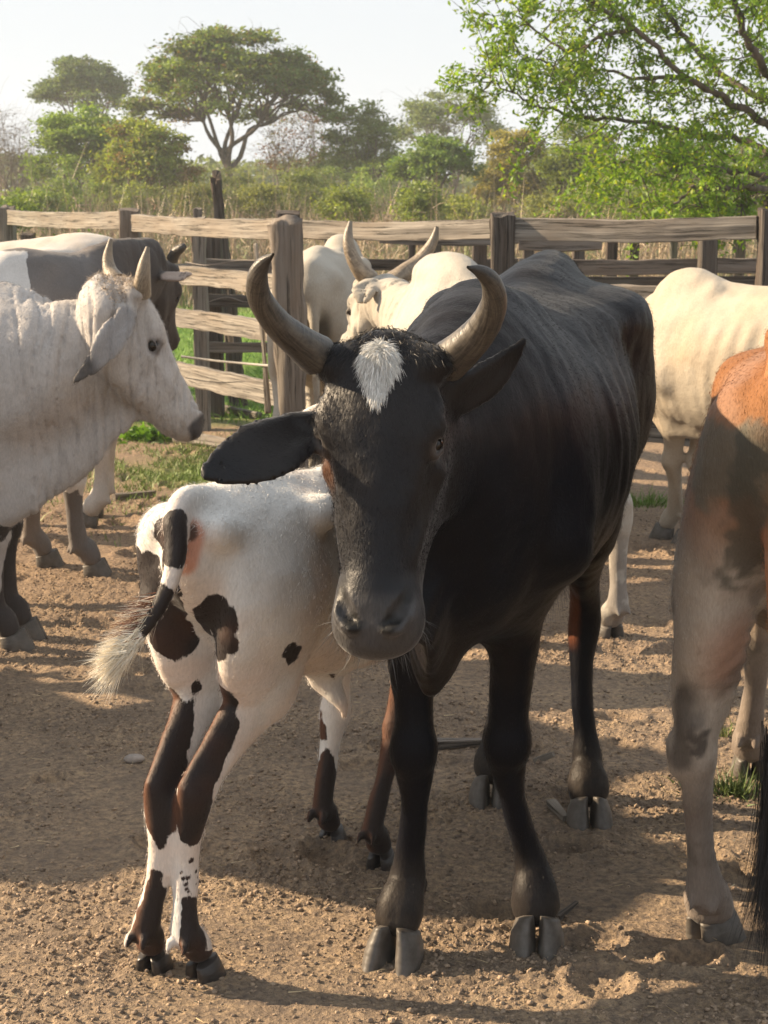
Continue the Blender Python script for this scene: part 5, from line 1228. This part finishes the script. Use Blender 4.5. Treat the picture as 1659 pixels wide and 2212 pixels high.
# ---------------------------------------------------------------- vegetation
def leaf_mat(name, trans=.48, rough=.5):
    m, t, N, L, B = new_mat(name); c = attr_n(N, 'lc')
    L.new(c, B.inputs['Base Color']); B.inputs['Roughness'].default_value = rough; B.inputs['Specular IOR Level'].default_value = .3
    tr = N.new('ShaderNodeBsdfTranslucent'); mx = N.new('ShaderNodeMixShader'); mx.inputs[0].default_value = trans
    cc = mixc(N, L, 1.0, c, (1.35, 1.25, .55), 'MULTIPLY'); L.new(cc, tr.inputs['Color'])
    out = [n for n in N if n.type == 'OUTPUT_MATERIAL'][0]
    L.new(B.outputs[0], mx.inputs[1]); L.new(tr.outputs[0], mx.inputs[2]); L.new(mx.outputs[0], out.inputs['Surface'])
    return m
MAT['leaf'] = leaf_mat('leaf'); MAT['dry_stem'] = leaf_mat('dry_stem', .15, .8)
MAT['bark'] = plain_mat('bark', (.14, .115, .095), .9, 18, .4, .01, (1, 1, .3), .2)
MAT['bark_pale'] = plain_mat('pale_bark', (.23, .20, .18), .9, 18, .4, .01, (1, 1, .3), .2)
def leaves(P, size, cols, r, aspect=.45, flat=.5):
    """n leaf quads (rhombus) around points P"""
    n = len(P); A = r.normal(size=(n, 3)); A[:, 2] *= flat; A /= np.linalg.norm(A, axis=1)[:, None] + 1e-9
    Bv = np.cross(A, r.normal(size=(n, 3))); Bv /= np.linalg.norm(Bv, axis=1)[:, None] + 1e-9
    s = (size * r.uniform(.6, 1.3, n))[:, None]
    V = np.stack([P, P + A * s * .5 + Bv * s * aspect * .5, P + A * s, P + A * s * .5 - Bv * s * aspect * .5], 1).reshape(-1, 3)
    F = np.arange(n * 4).reshape(-1, 4); return V, F, np.repeat(cols, 4, axis=0)
def limb(acc, a, b, r0, r1, r, wob=.12, n=8, sag=0.0):
    a, b = np.array(tuple(a)), np.array(tuple(b)); Ln = np.linalg.norm(b - a); t = np.linspace(0, 1, n)[:, None]
    off = r.normal(size=3) * wob * Ln; off2 = r.normal(size=3) * wob * .5 * Ln
    P = a + (b - a) * t + off * np.sin(t * math.pi) + off2 * np.sin(t * 2 * math.pi); P[:, 2] -= sag * Ln * np.sin(t[:, 0] * math.pi)
    acc.add(*tube_np(P, np.linspace(r0, r1, n), 6)); return P
def tree(name, label, cat, base, box, Yc, depth, col, nleaf, lsize, rng_seed, shell=.55, ncl=70, trunk=.12, fork=.35, clus=.35, bark='bark', umbrella=True, bare=0.0, ragged=.3, cols2=None, group=None, lower=.1):
    """box = (x0, y0, x1, y1) of the crown; it becomes a volume at distance Yc with its own depth"""
    r = np.random.default_rng(rng_seed); x0, y0, x1, y1 = box
    p = W((x0 + x1) / 2, y0, Yc); q = W(x1, y1, Yc); hw = (x1 - x0) / 2 / FPX * Yc; zt = p.z; zb = q.z; cx = p.x
    bx = W(base, 440, Yc).x; root = thing(name, label, cat, (bx, Yc, 0), 0, group)
    O = np.array([bx, Yc, 0])
    # cluster centres
    a = r.uniform(0, 2 * math.pi, ncl); rad = np.sqrt(r.random(ncl)); f = 1 - (1 - shell) * 0
    X = np.cos(a) * rad * hw * .92; Yd = np.sin(a) * rad * depth * .92
    top = (zt - zb) * np.sqrt(np.maximum(0, 1 - rad ** 2 * .92)) if umbrella else (zt - zb) * (.35 + .65 * np.sqrt(np.maximum(0, 1 - rad ** 2)))
    hgt = zb + top * (1 - (1 - lower) * (r.random(ncl) ** (1 / max(.05, 1 - shell))) * 0) - (zt - zb) * (1 - shell) * r.random(ncl) ** 1.3 * (top / (zt - zb)) * .9
    C = np.stack([cx - bx + X, Yd, hgt - r.uniform(0, ragged, ncl) * clus], 1)
    acc = Acc(); hf = zb * fork + (1 - fork) * .2; hf = max(hf, .3)
    fk = np.array([(cx - bx) * .25, 0, hf]); limb(acc, (0, 0, -.3), fk, trunk, trunk * .75, r, .05)
    k1 = 6; az = np.arctan2(C[:, 1], C[:, 0] - (cx - bx)); grp = ((az + math.pi) / (2 * math.pi) * k1).astype(int) % k1
    for g in range(k1):
        ids = np.nonzero(grp == g)[0]
        if len(ids) == 0: continue
        m1 = C[ids].mean(0); n1_ = fk + (m1 - fk) * .52 + r.normal(size=3) * .12 * clus; P = limb(acc, fk, n1_, trunk * .55, trunk * .32, r, .08)
        sub = ids[np.argsort(C[ids, 0] + r.normal(0, .3, len(ids)))]; parts = np.array_split(sub, max(1, len(sub) // 4))
        for s_ in parts:
            if len(s_) == 0: continue
            m2 = n1_ + (C[s_].mean(0) - n1_) * .55; limb(acc, n1_, m2, trunk * .28, trunk * .16, r, .10)
            for c_ in s_:
                Q = limb(acc, m2, C[c_], trunk * .13, trunk * .05, r, .12)
                for e in range(3 + int(bare * 5)): limb(acc, Q[-1 - e % 4], C[c_] + r.normal(size=3) * clus * (1.0 + bare) * np.array([1, 1, .7]), trunk * .045, trunk * .015, r, .15, 5)
    acc.build('trunk', MAT[bark], root)
    if nleaf:
        k = r.integers(0, ncl, nleaf); sz = clus * r.uniform(.6, 1.25, ncl)
        D = r.normal(size=(nleaf, 3)) * np.array([1, 1, .42]) * .62; P = C[k] + D * sz[k][:, None]
        cv = np.array(col)[None] * r.uniform(.70, 1.30, (ncl, 1)); 
        cc = cv[k] * r.uniform(.75, 1.3, (nleaf, 1)) + np.abs(r.normal(0, 1, (nleaf, 1))) * np.array([[.012, .010, .0]])
        if cols2 is not None:
            mm = (r.random(ncl) < cols2[1])[k] | (r.random(nleaf) < .08); cc = np.where(mm[:, None], np.array(cols2[0])[None] * r.uniform(.7, 1.3, (nleaf, 1)), cc)
        V, F, A = leaves(P, np.full(nleaf, lsize), cc, r); mesh_np('crown', V, F, MAT['leaf'], root, False, {'lc': A})
    return root
TG = 'trees beyond the corral'
tree('umbrella_tree', 'tall umbrella crowned tree with dark olive foliage, the biggest beyond the fence', 'tree', 490, (262, 62, 742, 300), 60, 3.2, (.10, .155, .042), 38000, .155, 101, .62, 170, .17, .72, .38, group=TG, cols2=((.17, .12, .05), .05))
tree('broad_tree', 'far grey green tree with a broad flat crown, behind the left treetops', 'tree', 208, (66, 122, 288, 262), 84, 2.6, (.085, .135, .06), 15000, .18, 102, .6, 75, .14, .7, .40, group=TG)
tree('round_tree', 'bright green dense rounded tree below the far flat crown', 'tree', 180, (62, 218, 300, 420), 55, 2.0, (.13, .21, .04), 24000, .13, 103, .45, 85, .12, .3, .34, group=TG)
tree('round_tree', 'yellow green bushy tree in front of the umbrella tree, on its left', 'tree', 320, (208, 248, 425, 430), 50, 1.7, (.17, .225, .045), 20000, .12, 104, .4, 80, .10, .3, .30, group=TG, cols2=((.17, .12, .05), .12))
tree('bare_tree', 'leafless grey tree at the far left edge', 'tree', 30, (-60, 235, 95, 420), 56, 1.6, (.10, .09, .06), 500, .08, 105, .35, 70, .10, .3, .38, bark='bark_pale', bare=1.0, group=TG)
tree('bare_tree', 'half bare tree with reddish dry leaves, right of the umbrella tree', 'tree', 600, (545, 190, 730, 430), 63, 1.6, (.17, .085, .05), 2600, .10, 106, .35, 70, .10, .3, .38, bark='bark_pale', bare=.8, group=TG, cols2=((.12, .13, .05), .4))
tree('thin_tree', 'pale green thin crowned tree right of the reddish one', 'tree', 790, (690, 212, 880, 430), 60, 1.7, (.13, .185, .065), 12000, .12, 107, .4, 75, .10, .3, .34, bare=.3, group=TG)
tree('airy_tree', 'tall sparse tree with an airy pale crown, far behind at the centre', 'tree', 985, (850, 180, 1095, 330), 82, 2.4, (.125, .18, .08), 10000, .16, 108, .5, 70, .12, .55, .42, bare=.5, group=TG)
tree('spreading_tree', 'flat topped green tree with dark leaning limbs, low at the centre', 'tree', 900, (845, 288, 1032, 405), 48, 1.3, (.11, .19, .05), 14000, .11, 109, .5, 60, .10, .15, .26, group=TG)
tree('willowy_bush', 'tall olive brown feathery bush right of the centre', 'bush', 1115, (1035, 265, 1195, 470), 50, 1.1, (.19, .18, .06), 18000, .10, 110, .15, 80, .06, .1, .26, group=TG, umbrella=False, ragged=.6)
tree('leafy_bush', 'green bushy tree between the feathery bush and the near branches', 'tree', 1250, (1168, 250, 1345, 460), 45, 1.2, (.14, .20, .05), 17000, .10, 111, .2, 75, .07, .15, .25, group=TG, umbrella=False)
tree('leafy_bush', 'muted green tree half hidden behind the near branches', 'tree', 1450, (1330, 285, 1570, 460), 58, 1.6, (.14, .19, .06), 14000, .12, 112, .25, 70, .08, .2, .32, group=TG, umbrella=False)
tree('leafy_bush', 'muted green tree at the right edge behind the near trunk', 'tree', 1640, (1540, 300, 1760, 460), 60, 1.6, (.14, .19, .06), 12000, .12, 113, .25, 60, .08, .2, .32, group=TG, umbrella=False)
BG = 'low bushes in the dry scrub'
for k, (px, top, Y, wd, col, lb) in enumerate(((70, 405, 38, 110, (.085, .13, .035), 'dark green low bush under the leafless tree'), (160, 495, 17, 150, (.045, .10, .022), 'dense dark green shrub just behind the left fence span'),
    (430, 385, 42, 120, (.10, .12, .045), 'olive scrub bush below the umbrella tree, left of its trunk'), (560, 395, 42, 110, (.11, .13, .045), 'olive scrub bush right of the umbrella trunk'),
    (655, 360, 46, 130, (.085, .115, .04), 'dark scrub bush under the reddish half bare tree'), (745, 400, 36, 90, (.11, .15, .04), 'yellow green scrub bush left of the centre'),
    (1000, 420, 36, 110, (.12, .15, .045), 'yellow green scrub bush below the flat topped tree'), (1190, 415, 38, 100, (.12, .14, .05), 'pale scrub bush below the feathery bush'),
    (1385, 405, 36, 120, (.10, .14, .04), 'green scrub bush under the near drooping branches'), (1560, 415, 34, 130, (.09, .14, .04), 'green scrub bush by the near trunk'), (300, 390, 44, 120, (.10, .13, .04), 'mid green scrub bush under the yellow green tree'), (15, 425, 30, 90, (.09, .14, .035), 'green scrub bush at the left edge above the fence'),
    (235, 350, 52, 120, (.10, .15, .04), 'green bush filling the gap right of the round tree'), (380, 345, 54, 120, (.12, .15, .045), 'olive bush left of the umbrella trunk, behind the scrub'), (500, 350, 56, 110, (.10, .13, .045), 'muted bush right behind the umbrella trunk'),
    (700, 330, 56, 130, (.11, .16, .05), 'pale green bush under the thin crowned tree, on its left'), (810, 350, 54, 130, (.11, .17, .05), 'pale green bush under the thin crowned tree, on its right'), (905, 395, 34, 80, (.10, .14, .04), 'green bush at the foot of the flat topped tree'),
    (1075, 350, 58, 110, (.12, .17, .055), 'pale green bush left of the feathery bush'), (1290, 380, 38, 110, (.13, .18, .05), 'light green bush right of the leafy bush'), (1470, 390, 33, 110, (.12, .18, .045), 'light green bush below the near drooping twigs'), (130, 380, 44, 110, (.10, .15, .045), 'green bush under the round tree'))):
    tree('scrub_bush', lb, 'bush', px, (px - wd // 2, top, px + wd // 2, 470 if Y > 20 else 640), Y, .9, tuple(q * 1.35 for q in col), 5200, .08 if Y > 20 else .045, 200 + k, .1, 50, .03, .1, .22 if Y > 20 else .12, umbrella=False, ragged=.8, group=BG)
# far woodland and dry scrub: uncountable masses
r = np.random.default_rng(61); n = 90000; x = r.uniform(-78, 78, n); yy = r.uniform(100, 118, n); hmax = 1.0 + 3.6 * (.5 + .5 * noise3(np.stack([x * .16, yy * 0, yy * 0], 1))) + .6 * noise3(np.stack([x * .7, yy * 0, yy * 0 + 3], 1))
P = np.stack([x, yy, (hmax + 1.0) * r.random(n) ** .8], 1)
V, F, A = leaves(P, np.full(n, .50), np.array([[.11, .15, .055]]) * r.uniform(.6, 1.4, (n, 1)), r)
tag(mesh_np('far_woodland', V, F, MAT['leaf'], None, False, {'lc': A}), 'distant hazy woodland along the horizon', 'woodland', kind='stuff')
r = np.random.default_rng(62); n = 46000; acc = Acc()
yy = 27 + 33 * r.random(n) ** 1.1; x = r.uniform(-1, 1, n) * (.36 * yy + 1.5); hh = (.75 + .7 * (.5 + noise3(np.stack([x * .5, yy * .3, 0 * x], 1))) + .5 * r.random(n)) * np.interp(yy, [27, 34, 60], [.6, .85, 1.15])
D = np.stack([r.normal(0, .22, n), r.normal(0, .22, n), np.ones(n)], 1)
cc = np.array([[.36, .275, .18]]) * r.uniform(.5, 1.35, (n, 1)); gm = (noise3(np.stack([x * .9, yy * .4, 0 * x + 8], 1)) > .05) & (r.random(n) < .6); cc[gm] = np.array([.13, .17, .05]) * r.uniform(.6, 1.3, (gm.sum(), 1)); rm = r.random(n) < .15; cc[rm] = np.array([.25, .15, .11]) * r.uniform(.6, 1.2, (rm.sum(), 1))
strands(acc, np.stack([x, yy, 0 * x - .05], 1), D, hh * 1.0, np.interp(yy, [27, 60], [.011, .024]) * r.uniform(.5, 1.3, n), cc, 3, .28, .05, r)
k = r.choice(n, 26000); top = np.stack([x, yy, hh * r.uniform(.35, 1.0, n)], 1)[k]
D2 = r.normal(size=(26000, 3)) * [1, 1, .6] + [0, 0, .5]
strands(acc, top + r.normal(size=(26000, 3)) * .05, D2, r.uniform(.12, .4, 26000), np.interp(yy[k], [27, 60], [.007, .016]), cc[k] * 1.05, 2, .3, .1, r)
tag(acc.build('dry_scrub', MAT['dry_stem'], None, True, 'lc' if False else 'hc'), 'tall dry brown weeds and grass beyond the pens', 'scrub', kind='stuff')
bpy.data.objects['dry_scrub'].data.materials[0] = MAT['hair']
# green pasture blades between the fences and the scrub, tufts in the corral
def grass(name, label, x, yy, length, width, seed, col=(.10, .20, .03), kind='stuff', var=.4):
    r = np.random.default_rng(seed); n = len(x); acc = Acc(); z = gz(x, yy) - .005
    D = np.stack([r.normal(0, .45, n), r.normal(0, .45, n), np.ones(n)], 1)
    strands(acc, np.stack([x, yy, z], 1), D, length * r.uniform(.5, 1.2, n), width * np.ones(n), np.array([col]) * r.uniform(1 - var, 1 + var, (n, 1)) + np.abs(r.normal(0, .015, (n, 1))) * np.array([[1, .6, 0]]), 2, .4, .15, r)
    o = acc.build(name, MAT['hair'], None, True, 'hc'); tag(o, label, 'grass', kind=kind); return o
r = np.random.default_rng(71); n = 42000; yy = 9.0 + 19.5 * r.random(n) ** 1.3; x = r.uniform(-1, 1, n) * (.22 * yy + .6); k = yy > np.interp(x, [-3.2, -1.8, 3], [13.6, 12.6, 12.9]) + .1; x, yy = x[k], yy[k]
grass('pasture_grass', 'bright green pasture grass behind the fence', x, yy, .10, .005, 72, (.13, .25, .035))
n = 14000; x = -.95 + r.normal(0, .55, n); yy = 10.4 + r.normal(0, .8, n); k = (noise3(np.stack([x * 3, yy * 3, 0 * x], 1)) > -.15) & (x > -2.2); grass('fence_grass', 'short thin grass along the foot of the fence', x[k], yy[k], .05, .0028, 73, (.12, .19, .04))
def tuft(px, py, n, spread, ln, label, seed, col=(.12, .22, .035)):
    p = G(px, py); r = np.random.default_rng(seed); x = p.x + r.normal(0, spread, n); yy = p.y + r.normal(0, spread * .8, n)
    o = grass('grass_tuft', label, x, yy, ln, .0028, seed, col, kind='stuff'); 
tuft(1395, 1085, 420, .09, .07, 'bright grass tuft under the black belly, left of the cream fore leg', 81)
tuft(1568, 1590, 70, .018, .06, 'small grass tuft in the lit soil left of the brown fore hoof', 82, (.14, .18, .05))
tuft(1575, 1705, 420, .05, .05, 'dark grass tuft beside the brown fore hoof', 83, (.06, .10, .03))
tuft(320, 948, 500, .10, .07, 'leafy weed clump under the white jaw', 84, (.11, .21, .035))
tuft(405, 975, 260, .07, .05, 'thin grass tuft beside the pale log end', 85, (.16, .20, .06))
# broad weeds in the leafy clump
r = np.random.default_rng(86); p = G(322, 950); n = 420; P = np.array([p.x, p.y, .03]) + r.normal(size=(n, 3)) * [.09, .055, .02]; V, F, A = leaves(P, np.full(n, .055), np.array([[.10, .22, .03]]) * r.uniform(.5, 1.3, (n, 1)), r, .6)
tag(mesh_np('broad_leaf_weed', V, F, MAT['leaf'], None, False, {'lc': A}), 'broad leaved green weed on the soil under the white jaw', 'weed', kind='stuff')

# near tree at the right, branches reaching in over the fence
def near_tree():
    Yt = 14.5; r = np.random.default_rng(301); b = W(1672, 440, Yt)
    root = thing('leafy_tree', 'near leafy tree at the right, bright green branches reaching over the fence', 'tree', (b.x, Yt, 0)); O = np.array([b.x, Yt, 0])
    def q(x, y, dY=0): return np.array(tuple(W(x, y, Yt + dY))) - O
    acc = Acc(); tw = []
    def path(pts, r0, r1, n=7):
        P = catmull(np.array(pts), n); P = P + r.normal(size=P.shape) * .008; acc.add(*tube_np(P, np.linspace(r0, r1, len(P)), 8)); return P
    trunk = path([(0, 0, -.3), q(1668, 560), q(1675, 440), q(1715, 330), q(1760, 230)], .13, .07)
    limbs = [path([q(1730, 300), q(1659, 270, -.2), q(1560, 210, -.4), q(1480, 165, -.6), (q(1370, 60, -.7)), q(1270, 0, -.8), q(1190, -40, -.8)], .036, .009),
             path([q(1750, 250), q(1659, 155, -.6), q(1620, 90, -.8), q(1585, 0, -.9), q(1560, -90, -.9)], .036, .02),
             path([q(1700, 350), q(1600, 300, .3), q(1500, 290, .4), q(1400, 265, .3), q(1270, 258, .1), q(1180, 235, .0), q(1115, 205, -.1), q(1058, 175, -.1)], .026, .005),
             path([q(1680, 420), q(1620, 402, -.5), q(1560, 412, -.8), q(1500, 402, -.9)], .035, .012),
             path([q(1740, 270), q(1560, 160, .5), q(1470, 70, .6), q(1420, 0, .6), q(1360, -60, .6)], .028, .014),
             path([q(1700, 340), q(1590, 340, .7), q(1480, 330, .9), q(1370, 350, 1.0), q(1290, 345, 1.0)], .024, .006),
             path([q(1690, 390), q(1600, 370, .0), q(1500, 360, .2), q(1430, 375, .2), q(1350, 400, .2)], .03, .006),
             path([q(1760, 220), q(1680, 60, .3), q(1640, -60, .3)], .034, .02),
             path([q(1370, 60, -.7), q(1300, 80, -.6), q(1230, 110, -.5), q(1150, 60, -.4), q(1110, 10, -.4)], .018, .004),
             path([q(1480, 165, -.6), q(1380, 170, -.4), q(1290, 150, -.3), q(1220, 175, -.2)], .018, .004),
             path([q(1270, 258, .1), q(1220, 200, .1), q(1190, 140, .1), q(1130, 120, .1), q(1085, 85, .1)], .014, .003),
             path([q(1500, 402, -.9), q(1460, 440, -.9), q(1420, 455, -.9)], .012, .003),
             path([q(1690, 400), q(1620, 440, -.4), q(1560, 450, -.5), q(1480, 445, -.5)], .02, .004)]
    L0 = []
    for li, P in enumerate(limbs):
        n = len(P); T = np.gradient(P, axis=0); T /= np.linalg.norm(T, axis=1)[:, None] + 1e-9
        cnt = int(np.linalg.norm(np.diff(P, axis=0), axis=1).sum() * 13)
        for k in range(cnt):
            i = r.integers(int(n * .12), n); a = P[i]; side = r.normal(size=3); side -= T[i] * side.dot(T[i]); side /= np.linalg.norm(side)
            d = T[i] * .6 + side * .8 + np.array([0, 0, r.choice([-.15, .35])]); d /= np.linalg.norm(d); ln = r.uniform(.18, .62)
            Q = limb(acc, a, a + d * ln, .006, .0018, r, .12, 7, .05); L0.append(Q)
            for e in range(3):
                j = r.integers(2, 7); d2 = d + r.normal(size=3) * .7; d2 /= np.linalg.norm(d2); Q2 = limb(acc, Q[j], Q[j] + d2 * r.uniform(.08, .26), .003, .001, r, .12, 5, .08); L0.append(Q2)
    acc.build('trunk', MAT['bark'], root)
    C = np.concatenate(L0); cl = np.repeat(np.arange(len(L0)), [len(q_) for q_ in L0]); n = 23000; k = r.integers(0, len(C), n)
    P = C[k] + r.normal(size=(n, 3)) * .028
    tone = r.uniform(.65, 1.3, len(L0))[cl[k]][:, None]; cc = np.array([[.15, .255, .035]]) * tone * r.uniform(.75, 1.3, (n, 1)); yl = r.random(n) < .12; cc[yl] *= np.array([1.7, 1.25, .9])
    A = r.normal(size=(n, 3)); A[:, 2] -= .35
    V, F, Ac = leaves(P, np.full(n, .052), cc, r, .42, 1.0); mesh_np('crown', V, F, MAT['leaf'], root, False, {'lc': Ac})
near_tree()
# air: even pale haze round the whole scene
m = bpy.data.materials.new('haze_air'); m.use_nodes = True; N = m.node_tree.nodes; L = m.node_tree.links; N.clear()
out = N.new('ShaderNodeOutputMaterial'); pv = N.new('ShaderNodeVolumePrincipled'); pv.inputs['Density'].default_value = .0012; pv.inputs['Color'].default_value = (.88, .94, 1, 1); pv.inputs['Anisotropy'].default_value = .3
L.new(pv.outputs[0], out.inputs['Volume'])
hb = [(-90, -30, -2), (90, -30, -2), (90, 230, -2), (-90, 230, -2), (-90, -30, 14), (90, -30, 14), (90, 230, 14), (-90, 230, 14)]
hf = [(0, 3, 2, 1), (4, 5, 6, 7), (0, 1, 5, 4), (1, 2, 6, 5), (2, 3, 7, 6), (3, 0, 4, 7)]
o = mesh_np('haze', np.array(hb), np.array(hf), m, None, False); o['kind'] = 'stuff'; o['label'] = 'dusty evening haze over the pasture'
